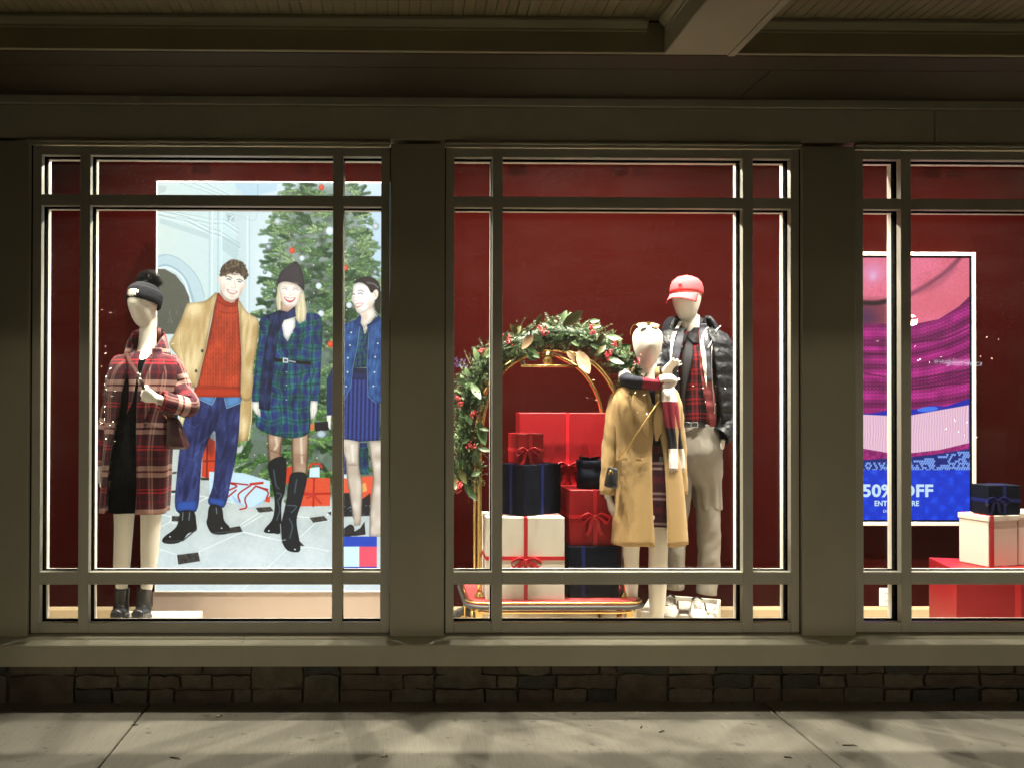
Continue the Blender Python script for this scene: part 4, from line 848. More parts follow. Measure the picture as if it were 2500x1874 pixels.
# ---------------------------------------------------------------- gift boxes
def strip(m, pts, wid, w, th=.0012):
    """ribbon strip along pts with width direction wid"""
    pts = [Vector(p) for p in pts]; wid = Vector(wid).normalized(); n = len(pts); up = []
    for i in range(n):
        t = (pts[min(i+1, n-1)]-pts[max(i-1, 0)]).normalized(); up.append(t.cross(wid).normalized()*th)
    m.loft([[p-wid*w/2-u, p+wid*w/2-u, p+wid*w/2+u, p-wid*w/2+u] for p, u in zip(pts, up)], True, False)
def bow(name, c, out, right, s, mt, parent, tails=1., droop=.2):
    """two loops, a knot and two tails; out = away from the box, right = along the box"""
    c = Vector(c); o, r = Vector(out).normalized(), Vector(right).normalized(); u = r.cross(o)*-1
    if u.z < 0: u = -u
    if abs(o.z) > .8: u = -Vector((0, 1, 0))
    m = MB()
    for sg in (-1, 1):
        P = [c+o*.004, c+r*sg*s*.45+o*s*.18+u*s*.22, c+r*sg*s*.95+o*s*.22+u*s*(.16-droop), c+r*sg*s*.8+o*s*.14-u*s*(.16+droop), c+r*sg*s*.3+o*s*.06-u*s*.03, c+o*.004]
        strip(m, spline(P, 5), (o*.75+u*.5+r*.12*sg), s*.34)
        P = [c+o*.005, c+r*sg*s*.22-u*s*.35*tails+o*s*.06, c+r*sg*s*.3-u*s*.8*tails+o*s*.03, c+r*sg*s*.52-u*s*1.15*tails+o*s*.05]
        strip(m, spline(P, 5), (r*.9+u*.3*sg), s*.26)
    m.loft([[c+o*(.003+.008*math.sin(a))+r*(.012*math.cos(a)*s/.09)+u*zz for a in [k*math.pi/4 for k in range(8)]] for zz in (-s*.13, -s*.06, s*.06, s*.13)], True, True)
    return m.build(name, mt, parent)
def gift(label, cpx, Y, phi, w, d, zt, zb, mt, rib=None, vpos=.5, hpos=None, vside=None, lid=None, bowat=None, rw=.021, tails=1., bsize=.09, group='gift boxes in the windows', cX=None):
    X = cX if cX is not None else at(cpx, 1200, Y).x
    T = Matrix.Translation((X, Y, 0)) @ Matrix.Rotation(rad(phi), 4, 'Z'); R3 = T.to_3x3()
    t = empty('gift_box', T @ Vector((w/2, d/2, zb)), rad(phi)); tag(t, label, 'gift box', group)
    MB().box(0, w, 0, d, zb, zt-(.0 if not lid else .004), T).build('carton', M[mt], t, bevel=.0025)
    e = 0
    if lid: e = .005; MB().box(-e, w+e, -e, d+e, zt-lid, zt, T).build('lid', M[mt], t, bevel=.002)
    if rib:
        m = MB(); g = .0015
        if vpos is not None:
            x0, x1 = w*vpos-rw/2, w*vpos+rw/2
            m.box(x0, x1, -e-g, -e+.0005, zb, zt+g, T); m.box(x0, x1, -e+.0006, d+e, zt, zt+g, T); m.box(x0, x1, d+e, d+e+g, zb, zt, T)
        if vside is not None:
            y0, y1 = d*vside-rw/2, d*vside+rw/2
            m.box(-e-g, -e+.0005, y0, y1, zb, zt+g*1.3, T); m.box(-e+.0006, w+e, y0, y1, zt+.0003, zt+g*1.3, T)
        if hpos is not None:
            z = zb+(zt-zb)*hpos; m.box(-e-.0018, w+e+.0018, -e-.0018, -e+.0002, z-rw/2, z+rw/2, T); m.box(-e-.0018, -e+.0002, -e+.0003, d, z-rw/2, z+rw/2, T)
        m.build('ribbon', M[rib], t)
        if bowat: bow('bow', T @ Vector((w*bowat[0], -e-.004, zb+(zt-zb)*bowat[1])), R3 @ Vector((0, -1, 0)), R3 @ Vector((1, 0, 0)), bsize, M[rib], t, tails)
    return t
def zof(py, Y): return at(1200, py, Y).z
ZD = zof(1466, .5)                                       # deck of the luggage cart
z1 = zof(1262, .52); gift('white gift box with red ribbon and bow, lowest on the cart', 1187, .52, 0, .438, .28, z1, ZD+.002, 'white_card', 'red_ribbon', .505, .505, vside=.5, bowat=(.505, .47), tails=.35, bsize=.085)
z2 = zof(1135, .55); gift('large navy gift box on top of the white box, navy ribbon', 1277, .55, 35, .3, .2, z2, z1+.002, 'navy_card', 'navy_ribbon', .5, None, vside=.5)
z4 = zof(1058, .62); gift('small red gift box with red bow standing on the large navy box', 1264, .63, 14, .158, .15, z4, z2+.002, 'red_card', 'red_ribbon', .5, .45, bowat=(.35, .42), tails=.9, bsize=.075)
z5 = zof(1195, .6); z6 = zof(1333, .58)
gift('navy gift box lying on the right of the cart deck', 1388, .58, 0, .285, .45, z6, ZD+.002, 'navy_card', 'navy_ribbon', .3)
gift('red gift box with red bow between two navy ones', 1391, .6, 0, .278, .52, z5, z6+.002, 'red_card', 'red_ribbon', .52, .52, bowat=(.5, .52), tails=1.05, bsize=.085)
z3 = zof(1007, .92); gift('largest red gift box at the back of the stack, wide and bowed', 1269, .92, 0, .57, .2, z3, z5+.002, 'red_card', 'red_ribbon', .505, .2, bowat=(.51, .25), tails=1.1, bsize=.095)
# round navy hat box
hx = at(1450, 1150, .7).x; zh = zof(1124, .62); hb = empty('hat_box', (hx, .72, z5)); tag(hb, 'round navy hat box with a bow on its lid', 'gift box', 'gift boxes in the windows')
m = MB(); m.lathe([(.0, z5+.002), (.094, z5+.002), (.094, zh-.03), (.0, zh-.03)], (hx, .72, 0), 40); m.build('drum', M['navy_card'], hb)
m = MB(); m.lathe([(.097, zh-.045), (.097, zh-.002), (.094, zh), (0, zh)], (hx, .72, 0), 40); m.build('lid', M['navy_card'], hb)
bow('bow', (hx-.03, .68, zh+.004), (0, -.3, 1), (1, 0, 0), .06, M['navy_card'], hb, .3)
# right-hand window
zr = zof(1388, .45); zw = zof(1258, .5); zn = zof(1180, .6)
gift('big red gift box standing on the floor under the white one', None, .42, -13, .66, .42, zr, FZ+.002, 'red_card', 'red_ribbon', .46, None, cX=at(2334, 1390, .42).x, rw=.03)
gift('white lidded gift box with a red ribbon below the small navy box', None, .5, 15, .21, .19, zw, zr+.002, 'white_card', 'red_ribbon', .1, None, lid=.03, cX=at(2413, 1300, .5).x, rw=.026)
gift('small navy gift box with navy bow on the white lid', None, .535, 6, .2, .13, zn, zw+.002, 'navy_card', 'navy_ribbon', .5, .48, bowat=(.2, .5), cX=at(2413, 1220, .535).x, tails=1., bsize=.07)
gift('white gift box cut off by the right picture edge', None, .56, 0, .2, .2, zw+.01, zr+.002, 'white_card', None, lid=.03, cX=at(2486, 1300, .56).x)

# ---------------------------------------------------------------- brass luggage cart
cart = empty('luggage_cart', (at(1350, 1500, .8).x, .8, FZ)); tag(cart, 'polished brass luggage cart with arched rails and a red deck', 'luggage cart')
cx0, cx1 = at(1140, 1470, .5).x, at(1572, 1470, .5).x; cy0, cy1 = .475, 1.12
def rr(x0, x1, y0, y1, r, z, n=6):
    P = []
    for (X, Y, a0) in ((x1-r, y0+r, -90), (x1-r, y1-r, 0), (x0+r, y1-r, 90), (x0+r, y0+r, 180)):
        for k in range(n+1): a = rad(a0+90*k/n); P.append(Vector((X+r*math.cos(a), Y+r*math.sin(a), z)))
    return P
m = MB(); m.loft([rr(cx0+.02, cx1-.02, cy0+.02, cy1-.02, .08, z) for z in (ZD-.03, ZD)], True, False); m.build('deck', mat('red_deck_carpet', (.3, .03, .03), .95, noise=.1, nscale=60), cart)
def rim(z, r, grow, mt, name):
    P = rr(cx0-grow, cx1+grow, cy0-grow, cy1+grow, .1, z); m = MB(); m.tube(P+[P[0], P[1]], r, 8, False); m.build(name, M[mt], cart)
M['rubber'] = mat('black_rubber', (.015, .014, .013), .6)
rim(ZD-.006, .007, .0, 'gold', 'deck_rim'); rim(ZD-.03, .013, .004, 'rubber', 'bumper'); rim(ZD-.064, .0085, -.03, 'gold', 'under_rail')
m = MB()
for x in (cx0+.07, cx1-.07):
    for y in (cy0+.07, cy1-.07): m.box(x-.02, x+.02, y-.02, y+.02, ZD-.1, ZD-.05)
m.build('leg_bracket', M['gold'], cart)
for x, y in ((cx0+.03, cy0+.05), (cx1-.12, cy0+.09), (cx0+.03, cy1-.08), (cx1-.12, cy1-.08)):
    R = .085 if x < cx0+.1 else .05; wz = FZ+R; Rm = Matrix.Rotation(rad(90), 3, 'X') @ Matrix.Rotation(rad(0), 3, 'Z')
    m = MB(); m.lathe([(R*.6, -.016), (R*.92, -.018), (R, -.01), (R, .01), (R*.92, .018), (R*.6, .016)], (x, y, wz), 24, Rm); wl = m.build('wheel', M['rubber'], cart)
    m = MB(); m.lathe([(R*.58, -.012), (R*.3, -.02), (R*.3, .02), (R*.58, .012)], (x, y, wz), 16, Rm); m.build('hub', M['gold'], wl)
    m = MB(); m.tube([(x, y-.03, wz), (x, y-.03, ZD-.05)], .008, 8); m.tube([(x, y+.03, wz), (x, y+.03, ZD-.05)], .008, 8); m.build('fork', M['gold'], wl)
for Y, inset in ((.6, .0), (1.02, .0)):
    xl = at(1171 if Y < .8 else 1160, 1400, Y).x; xr = 2*(cx0+cx1)/2-xl; k = (Y+4.5)/5.1
    P = [(xl, Y, ZD-.02), (xl, Y, 1.0), (xl+.004, Y, 1.28), (xl+.045, Y, 1.51), (xl+.14, Y, 1.67), (xl+.27, Y, 1.755), ((xl+xr)/2, Y+(.08 if Y < .8 else -.08), 1.79), (xr-.27, Y, 1.755), (xr-.14, Y, 1.67), (xr-.045, Y, 1.51), (xr-.004, Y, 1.28), (xr, Y, 1.0), (xr, Y, ZD-.02)]
    m = MB(); m.tube(spline(P, 6), .0135, 12); m.build('arched_rail', M['gold'], cart)
    m = MB(); 
    for x in (xl, xr): m.lathe([(.03, ZD), (.03, ZD+.008), (.018, ZD+.02), (.018, ZD+.03)], (x, Y, 0), 16)
    m.build('rail_collar', M['gold'], cart)
xm = (cx0+cx1)/2
for Y in (.72, .8):
    m = MB(); m.tube([(xm-.15, Y, zof(893, Y)), (xm+.17, Y, zof(893, Y))], .0085, 10); m.build('hanging_bar', M['gold'], cart)
m = MB(); m.tube([(xm, .76, zof(893, .76)), (xm, .76, 1.79)], .007, 8); m.box(xm-.03, xm+.03, .74, .78, zof(872, .76), zof(866, .76)); m.lathe([(.0, 1.7), (.028, 1.705), (.032, 1.73), (.02, 1.75), (.012, 1.77), (.0, 1.79)], (xm, .76, 0), 14); m.build('centre_finial', M['gold'], cart)

# ---------------------------------------------------------------- mannequin stands
def stand(label, C, phi, w, d, zt, lip):
    T = Matrix.Translation((*C, 0)) @ Matrix.Rotation(rad(phi), 4, 'Z'); t = empty('display_plinth', T @ Vector((w/2, d/2, FZ)), rad(phi)); tag(t, label, 'plinth', 'low white plinths under the mannequins')
    MB().box(0, w, 0, d, FZ+.001, zt, T).build('plinth_body', M['white_card'], t, bevel=.003)
    if lip:
        m = MB(); m.box(0, w, d-.018, d, zt+.0005, zt+.028, T); m.box(w-.018, w, 0, d-.0185, zt+.0005, zt+.028, T); m.build('plinth_lip', M['white_card'], t, bevel=.002)
a = at(262, 1500, .4)
stand('low white plinth under the booted mannequin in the plaid coat', (a.x, .38), 0, .43, .42, .262, False)
stand('white tray plinth under the capped mannequin in white sneakers', (1.50, .96), -23, .44, .4, .222, True)
stand('thin white floor plate beneath the camel coat mannequin', (1.13, .45), 0, .34, .32, FZ+.022, False)
# ---------------------------------------------------------------- evergreen garland on the cart
gar = empty('garland', at(1150, 1220, .6)); tag(gar, 'evergreen garland with magnolia leaves and red berries over the brass cart', 'garland')
gp = spline([at(x, y, Y) for x, y, Y in ((1136, 1180, .58), (1136, 1090, .56), (1140, 1000, .56), (1158, 930, .56), (1205, 868, .58), (1270, 838, .6), (1345, 815, .64), (1420, 822, .66), (1490, 858, .66), (1545, 920, .68), (1580, 1000, .7))], 8)
RG = random.Random(4)
def gpoint(): 
    t = RG.random(); i = min(int(t*(len(gp)-1)), len(gp)-2); p = gp[i].lerp(gp[i+1], t*(len(gp)-1)-i); d = (gp[min(i+1, len(gp)-1)]-gp[max(i-1, 0)]).normalized()
    return p, d, t
def outward(d):
    v = Vector((RG.gauss(0, 1), RG.gauss(0, .8)-.5, RG.gauss(0, 1))); v -= d*v.dot(d); return v.normalized()
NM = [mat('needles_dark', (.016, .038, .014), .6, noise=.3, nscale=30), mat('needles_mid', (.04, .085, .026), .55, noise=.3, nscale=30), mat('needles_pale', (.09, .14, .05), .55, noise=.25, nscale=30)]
sprays = [MB(), MB(), MB()]; twigs = MB()
for i in range(1500):
    p, d, t = gpoint(); o = outward(d); fw = d*RG.choice((-1, 1))*RG.uniform(.3, 1.1)
    r0 = RG.uniform(.0, .07); base = p+o*r0; ax = (o*RG.uniform(.25, 1.)+fw+Vector((0, 0, -.12))).normalized(); L = RG.uniform(.05, .105)
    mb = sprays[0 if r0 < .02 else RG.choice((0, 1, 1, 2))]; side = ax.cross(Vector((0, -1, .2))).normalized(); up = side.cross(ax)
    if RG.random() < .35: twigs.tube([base, base+ax*L], [.0022, .001], 4, False)
    n = int(L/.0042)
    for k in range(n):
        q = base+ax*(L*k/n); a = RG.uniform(0, 2*math.pi); sd = (side*math.cos(a)+up*math.sin(a)*.55)
        nl = RG.uniform(.016, .028)*(1.1-.5*k/n); e = q+(ax*.75+sd).normalized()*nl; wv = ax.cross(sd).normalized()*.0032
        b = len(mb.v); mb.v += [q-wv, q+wv, e]; mb.face([b, b+1, b+2])
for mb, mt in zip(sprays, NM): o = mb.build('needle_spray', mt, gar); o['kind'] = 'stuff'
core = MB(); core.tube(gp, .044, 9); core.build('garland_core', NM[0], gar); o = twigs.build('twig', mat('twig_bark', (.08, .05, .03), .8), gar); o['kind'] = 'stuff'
LM = [mat('magnolia_leaf_green', (.026, .055, .016), .42, .3, noise=.25, nscale=18), mat('magnolia_leaf_olive', (.07, .07, .02), .45, .3, noise=.25, nscale=18), mat('magnolia_leaf_back', (.17, .1, .045), .65, noise=.2, nscale=25), mat('pale_leaf', (.06, .1, .042), .42, .35, noise=.2, nscale=20)]
def leaf_mesh(L, wd, curl):
    m = MB(); R = []
    for i in range(7):
        t = i/6; h = wd*math.sin(math.pi*min(1, t*.93+.04))**.8*(1-.25*t); z = curl*L*t*t
        R.append([(-h, L*t, z+.2*h), (-h*.5, L*t, z+.05*h), (0, L*t, z), (h*.5, L*t, z+.05*h), (h, L*t, z+.2*h)])
    m.grid(R); return m.mesh('leaf')
meshes = {}
for mi in range(4):
    for s in range(3): me = leaf_mesh(*((.1, .026, .25), (.075, .022, -.2), (.055, .015, .1))[s]); me.materials.append(LM[mi]); meshes[mi, s] = me
def leaf(p, ax, nrm, me, sc=1.):
    ax = ax.normalized(); x = ax.cross(nrm).normalized(); z = x.cross(ax)
    o = link('leaf', me, None, gar); T = Matrix((x*sc, ax*sc, z*sc)).transposed().to_4x4(); T.translation = p; o.matrix_basis = T; return o
def pxdir(a, b, Y): return at(*b, Y)-at(*a, Y)
# the big leaves one can pick out: base pixel, tip pixel, kind
for (x0, y0, x1, y1, k, s) in ((1310, 795, 1318, 766, 1, 0), (1376, 795, 1420, 760, 1, 0), (1372, 785, 1382, 757, 3, 1), (1262, 815, 1245, 792, 1, 1), (1258, 816, 1272, 795, 1, 1), (1300, 818, 1270, 852, 2, 0), (1304, 815, 1324, 838, 3, 1), (1240, 845, 1268, 838, 0, 0), (1285, 862, 1312, 880, 3, 1),
                           (1290, 850, 1316, 876, 0, 0), (1412, 857, 1436, 920, 2, 0), (1385, 858, 1405, 882, 2, 1), (1460, 842, 1472, 814, 1, 0), (1440, 785, 1458, 782, 3, 1), (1445, 800, 1462, 795, 1, 1), (1460, 862, 1480, 842, 1, 1), (1483, 872, 1518, 896, 3, 0), (1482, 820, 1515, 832, 3, 0), (1442, 840, 1460, 850, 0, 1),
                           (1140, 935, 1110, 925, 3, 0), (1152, 935, 1168, 980, 3, 0), (1145, 905, 1175, 910, 0, 0), (1142, 920, 1138, 895, 3, 1), (1165, 880, 1160, 848, 3, 1), (1178, 872, 1192, 848, 1, 1), (1172, 880, 1188, 862, 0, 0), (1135, 1010, 1146, 1026, 0, 0), (1120, 1010, 1140, 1012, 0, 1), (1162, 1035, 1190, 1055, 0, 0), (1170, 1030, 1180, 1085, 0, 0),
                           (1118, 1080, 1138, 1076, 0, 0), (1168, 1092, 1194, 1102, 3, 0), (1158, 1130, 1165, 1095, 0, 0), (1122, 1145, 1136, 1180, 1, 0), (1135, 1180, 1158, 1222, 0, 0), (1115, 1165, 1112, 1190, 1, 0), (1150, 1160, 1172, 1150, 3, 1), (1130, 1120, 1122, 1140, 0, 1), (1205, 850, 1190, 870, 0, 0), (1230, 830, 1238, 812, 3, 1), (1345, 800, 1330, 790, 0, 1), (1520, 900, 1545, 880, 0, 0), (1395, 835, 1415, 842, 3, 1)):
    Y = .48+RG.uniform(-.015, .02); d = pxdir((x0, y0), (x1, y1), Y); L = d.length; ml = (.1, .075, .055)[s]
    leaf(at(x0, y0, Y), d+Vector((0, RG.uniform(-.35, .2)*L, 0)), Vector((RG.uniform(-.5, .5), -1, RG.uniform(-.2, .6))), meshes[k, s], max(.7, L/ml))
for i in range(60):
    p, d, t = gpoint(); o = outward(d); q = p+o*RG.uniform(.02, .05); ax = (o*.7+d*RG.choice((-1, 1))*RG.uniform(.3, 1)).normalized()
    leaf(q, ax, Vector((RG.uniform(-.6, .6), -1, RG.uniform(-.3, .7))), meshes[RG.choice((0, 0, 1, 3, 0, 0)), RG.choice((1, 2, 2))], RG.uniform(.7, 1.))
BM_ = mat('red_berries', (.42, .02, .035), .3, .6, coat=.3)
bs = MB(); bm = bmesh.new(); bmesh.ops.create_icosphere(bm, subdivisions=1, radius=.0058)
bv = [v.co.copy() for v in bm.verts]; bf = [[v.index for v in f.verts] for f in bm.faces]; bm.free()
for (x, y) in ((1320, 800), (1327, 813), (1237, 824), (1440, 800), (1446, 812), (1492, 860), (1486, 870), (1175, 855), (1117, 972), (1124, 985), (1150, 1018), (1160, 1005), (1143, 1085), (1158, 1090), (1118, 1192), (1122, 1183), (1240, 838), (1556, 882), (1500, 838)):
    m = MB(); Y = .475
    for k in range(RG.randint(9, 15)):
        c = at(x+RG.gauss(0, 3.8), y+RG.gauss(0, 3.8), Y+RG.uniform(-.012, .012)); b = len(m.v); m.v += [c+v for v in bv]
        for f in bf: m.face([b+i for i in f], True)
    m.build('berry_cluster', BM_, gar)
# ---------------------------------------------------------------- mannequins and clothes
def egg(m, c, w, h, d, yaw, n=28, k=22, tilt=0.):
    """smooth featureless head: c = middle, front looks to -Y before the turn"""
    R = Matrix.Rotation(rad(yaw), 3, 'Z') @ Matrix.Rotation(rad(tilt), 3, 'X'); c = Vector(c); rings = []
    P = [(0, .02), (.03, .3), (.08, .47), (.16, .62), (.28, .77), (.42, .9), (.55, .97), (.68, 1.), (.8, .95), (.89, .79), (.95, .57), (.985, .3), (1, .02)]
    for t, r in spl(P, k):
        front = -d*.5*min(1, r*1.02)+(.0 if t > .5 else (.5-t)*.02); back = d*.5*r+(t-.25)*d*.12
        nose = math.exp(-((t-.42)/.14)**2)*.007+math.exp(-((t-.12)/.07)**2)*.004
        ring = []
        for j in range(n):
            a = 2*math.pi*j/n; x = math.sin(a)*w*.5*r; y = -math.cos(a); y = -y*front if y < 0 else y*back
            y = (front if -math.cos(a) < 0 else -back)*math.cos(a)
            if math.cos(a) > .8: y -= nose*(math.cos(a)-.8)*5
            ring.append(c+R @ Vector((x, y, (t-.5)*h)))
        rings.append(ring)
    m.loft(rings)
def hand(m, wrist, fing, palm_n, L, curl=20, spread=6, thumb=1, tc=30):
    """wrist point, finger direction, palm facing, hand length; thumb = side"""
    f = Vector(fing).normalized(); pn = Vector(palm_n); pn = (pn-f*pn.dot(f)).normalized(); s = f.cross(pn)*thumb; w = Vector(wrist); k = L/.18
    rg = []
    for t, hw, ht in ((-.2, .027, .022), (.0, .026, .02), (.25, .033, .018), (.6, .04, .016), (.95, .041, .0135), (1.02, .03, .008)):
        c = w+f*(.092*t*k); rg.append([c+s*(hw*k*math.cos(a))+pn*(ht*k*math.sin(a)) for a in [2*math.pi*j/12 for j in range(12)]])
    m.loft(rg)
    for i, (o, ln) in enumerate(((.029, .07), (.0105, .08), (-.0085, .075), (-.0265, .06))):
        a = rad((1.5-i)*spread); d = f*math.cos(a)+s*math.sin(a); p = w+f*(.082*k)+s*(o*k); P = [p-d*.02*k, p]; ang = 0
        for q in (.45, .32, .25):
            ang += curl; dd = d*math.cos(rad(ang))+pn*math.sin(rad(ang)); P.append(P[-1]+dd*(ln*q*k))
        m.tube(P, [.0095*k, .0095*k, .009*k, .008*k, .0062*k], 8)
    p = w+f*(.025*k)+s*(.022*k); d = (f*math.cos(rad(tc))+s*math.sin(rad(tc))+pn*.25).normalized(); P = [p, p+d*.035*k]
    d2 = (d+f*.5+pn*.15*curl/20).normalized(); P += [P[-1]+d2*.028*k, P[-1]+d2*.05*k]; m.tube(P, [.013*k, .0115*k, .0095*k, .007*k], 8)
def limb(m, pts, n=16):
    P = spl([(*at(x, y, Y), r) for x, y, Y, r in pts], len(pts)*5); m.tube([Vector(p[:3]) for p in P], [p[3] for p in P], n)
def remeshed(m, name, mt, parent, vox=.0065, it=2):
    o = link('tmp', m.mesh('tmp')); r = o.modifiers.new('r', 'REMESH'); r.mode = 'VOXEL'; r.voxel_size = vox; r.use_smooth_shade = True
    s = o.modifiers.new('s', 'SMOOTH'); s.factor = .5; s.iterations = it
    me = bpy.data.meshes.new_from_object(o.evaluated_get(bpy.context.evaluated_depsgraph_get())); old = o.data; bpy.data.objects.remove(o); bpy.data.meshes.remove(old)
    me.name = name; me.materials.clear(); return link(name, me, mt, parent)
class Garment:
    """cloth shell from photo-pixel rows (py, x left, x right, half depth, open left, open right) hung at depth Y"""
    def __init__(s, rows, Y, nv=56, nu=72, e=.85, fold=(.004, 9), hem=.0, seed=0, bulge=None):
        s.R = spl(rows, nv); s.Y = Y; s.e = e; s.nu = nu; s.fold = fold; s.seed = seed; s.bulge = bulge; s.open = len(rows[0]) > 4
        s.W = []
        for r in s.R:
            a, b = at(r[1], r[0], Y), at(r[2], r[0], Y); w = [(a.x+b.x)/2, (b.x-a.x)/2, (a.z+b.z)/2, r[3]]
            if s.open: w += [at(r[4], r[0], Y).x, at(r[5], r[0], Y).x]
            s.W.append(w)
    def ringpt(s, i, th, grow=0.):
        cx_, a, z, b = s.W[i][:4]; e = s.e; c, sn = math.cos(th), math.sin(th)
        t = i/len(s.W); A, K = s.fold; f = A*(.25+t)*(math.sin(K*th+1.7*s.seed+2*t)+.6*math.sin(K*.53*th+s.seed+3*t)) if A else 0
        if s.bulge: f += s.bulge[0]*abs(math.sin(z*math.pi/s.bulge[1]))**.6
        f += grow
        return Vector((cx_+(a+f)*math.copysign(abs(c)**e, c), s.Y-(b+f)*math.copysign(abs(sn)**e, sn), z+.003*math.sin(5*th+s.seed)*t))
    def build(s, name, mt, parent, thick=.006, rot=0.):
        rows, uvs = [], []
        for i, w in enumerate(s.W):
            if s.open:
                g = lambda v: math.copysign(abs(max(-1, min(1, v)))**(1/s.e), v)
                tr = math.acos(g((w[5]-w[0])/w[1])); tl = math.acos(g((w[4]-w[0])/w[1])); th = np.linspace(tr, tl-2*math.pi, s.nu)
            else: th = np.linspace(-math.pi/2, -math.pi*2.5, s.nu)
            r = [s.ringpt(i, t) for t in th]; L = [0]
            for p, q in zip(r[:-1], r[1:]): L.append(L[-1]+math.hypot(q.x-p.x, q.y-p.y))
            mid = L[len(L)//2]; rows.append(r); uvs.append([(l-mid+rot*w[2], w[2]) for l in L])
        m = MB(); m.grid(rows, True, uvs); o = m.build(name, mt, parent, thick=thick); return o
    def front(s, px, py, off=0.):
        """world point on the front of the cloth under a photo pixel"""
        i = int(np.argmin(np.abs(s.R[:, 0]-py))); w = s.W[i]; p = at(px, py, s.Y); v = max(-.98, min(.98, (p.x-w[0])/w[1])); th = math.acos(math.copysign(abs(v)**(1/s.e), v))
        y = s.ringpt(i, th).y; p = at(px, py, y); return Vector((p.x, y-off, p.z))
def sleeve(pts, mt, parent, name='sleeve', n=24, fold=.004, seed=0, flat=(1, 1), thick=.005, k=7, twist=0.):
    P = spl([(*at(x, y, Y), r) for x, y, Y, r in pts], len(pts)*k); pp = [Vector(p[:3]) for p in P]; fr = frames(pp); rows, uvs = [], []; L = 0
    for i, (p, (a, c)) in enumerate(zip(pp, fr)):
        if i: L += (p-pp[i-1]).length
        r = []
        for j in range(n+1):
            t = 2*math.pi*j/n+twist; f = fold*(math.sin(L*70+3*math.sin(t+seed)+seed)*.7+math.sin(L*31+2*t))
            r.append(p+a*((P[i][3]+f)*flat[0]*math.cos(t))+c*((P[i][3]+f)*flat[1]*math.sin(t)))
        rows.append(r); uvs.append([(P[i][3]*2*math.pi*j/n, P[0][2]-L) for j in range(n+1)])
    m = MB(); m.grid(rows, True, uvs); return m.build(name, mt, parent, thick=thick)
def patch(name, g, rowspx, off, mt, parent, n=5, thick=.004, flat=None):
    """piece of cloth lying on garment g: rows of (py, x left, x right)"""
    rows, uvs = [], []
    for py, a, b in spl(rowspx, len(rowspx)*5):
        r = [g.front(a+(b-a)*k/n, py, off) for k in range(n+1)]; rows.append(r); uvs.append([(p.x, p.z) for p in r])
    m = MB(); m.grid(rows, True, uvs); return m.build(name, mt, parent, thick=thick)
def button(g, px, py, r, mt, parent):
    p = g.front(px, py, .006); m = MB(); m.lathe([(0, -.003), (r, -.002), (r, .002), (r*.6, .003), (0, .003)], p, 14, Matrix.Rotation(rad(90), 3, 'X')); return m.build('button', mt, parent)

# ===== mannequin in the plaid coat (left window)
F1 = .58
PK, DK, RD, MR, GP = (214, 176, 164), (62, 24, 36), (206, 40, 52), (112, 26, 40), (90, 20, 32)
st = [(0, DK), (.16, RD), (.2, DK), (.235, RD), (.27, DK), (.37, DK), (.52, (30, 14, 22)), (.535, PK), (.64, GP), (.685, PK), (.8, (30, 14, 22)), (.815, DK), (.93, MR)]
stu = [(0, DK), (.16, MR), (.2, DK), (.24, RD), (.262, DK), (.45, MR), (.5, (30, 14, 22)), (.52, (176, 132, 126)), (.6, GP), (.64, (176, 132, 126)), (.7, (30, 14, 22)), (.72, DK), (.93, MR)]
PLAID = plaid('red_plaid_wool', .16, stu, .236, st, .6)
fig = empty('mannequin', at(322, 1500, F1)); tag(fig, 'pale mannequin in a red plaid coat, black dress and grey pompom beanie', 'mannequin')
m = MB(); hc = at(348, 746, F1-.02)
egg(m, hc, .152, .245, .19, -22)
limb(m, [(362, 770, F1+.03, .047), (361, 815, F1+.02, .048), (359, 852, F1+.01, .054), (357, 880, F1+.01, .085)])
limb(m, [(357, 870, F1, .08), (356, 930, F1, .12), (354, 1010, F1, .105), (350, 1120, F1, .135), (345, 1200, F1, .14)])
limb(m, [(300, 1170, F1, .082), (303, 1250, F1-.01, .058), (300, 1330, F1-.01, .05), (297, 1385, F1, .046), (297, 1440, F1+.01, .032), (297, 1490, F1+.01, .033)])
limb(m, [(374, 1170, F1, .082), (369, 1250, F1-.01, .06), (366, 1330, F1-.01, .052), (363, 1385, F1, .044), (357, 1440, F1+.01, .032), (352, 1490, F1+.01, .033)])
limb(m, [(306, 884, F1, .035), (280, 950, F1, .034), (262, 1050, F1+.01, .03), (250, 1130, F1, .025), (247, 1146, F1, .025)])
limb(m, [(412, 884, F1, .035), (440, 940, F1-.03, .034), (460, 984, F1-.085, .034), (430, 987, F1-.14, .03), (388, 975, F1-.19, .026), (379, 970, F1-.2, .024)])
hand(m, at(247, 1146, F1), (.02, -.1, -1), (1, .1, 0), .155, 14, 4, -1, 25)
hand(m, at(383, 974, F1-.2), (-1, .05, .5), (.15, .95, .25), .17, 52, 3, 1, 35)
remeshed(m, 'body', M['mannequin'], fig)
KN = mat('black_cable_knit', (.003, .0035, .004), .97, .03, bump=.8, bscale=120, stretch=(1, 1, .5), wrinkle=.3)
g0 = Garment([(868, 330, 384, .05), (885, 306, 410, .09), (930, 300, 418, .115), (1000, 300, 412, .11), (1060, 290, 410, .12), (1130, 281, 408, .14), (1200, 275, 404, .14), (1246, 271, 400, .138)], F1, fold=(.003, 7)); g0.build('knit_dress', KN, fig)
g1 = Garment([(862, 322, 402, .08, 333, 383), (876, 282, 436, .1, 333, 372), (905, 270, 446, .125, 326, 362), (960, 266, 440, .138, 314, 352), (1030, 264, 424, .142, 300, 350), (1100, 260, 416, .15, 284, 351), (1180, 256, 413, .158, 275, 353), (1248, 251, 409, .165, 270, 350)], F1, fold=(.005, 8), nu=80, seed=2)
coat = g1.build('plaid_coat', PLAID, fig)
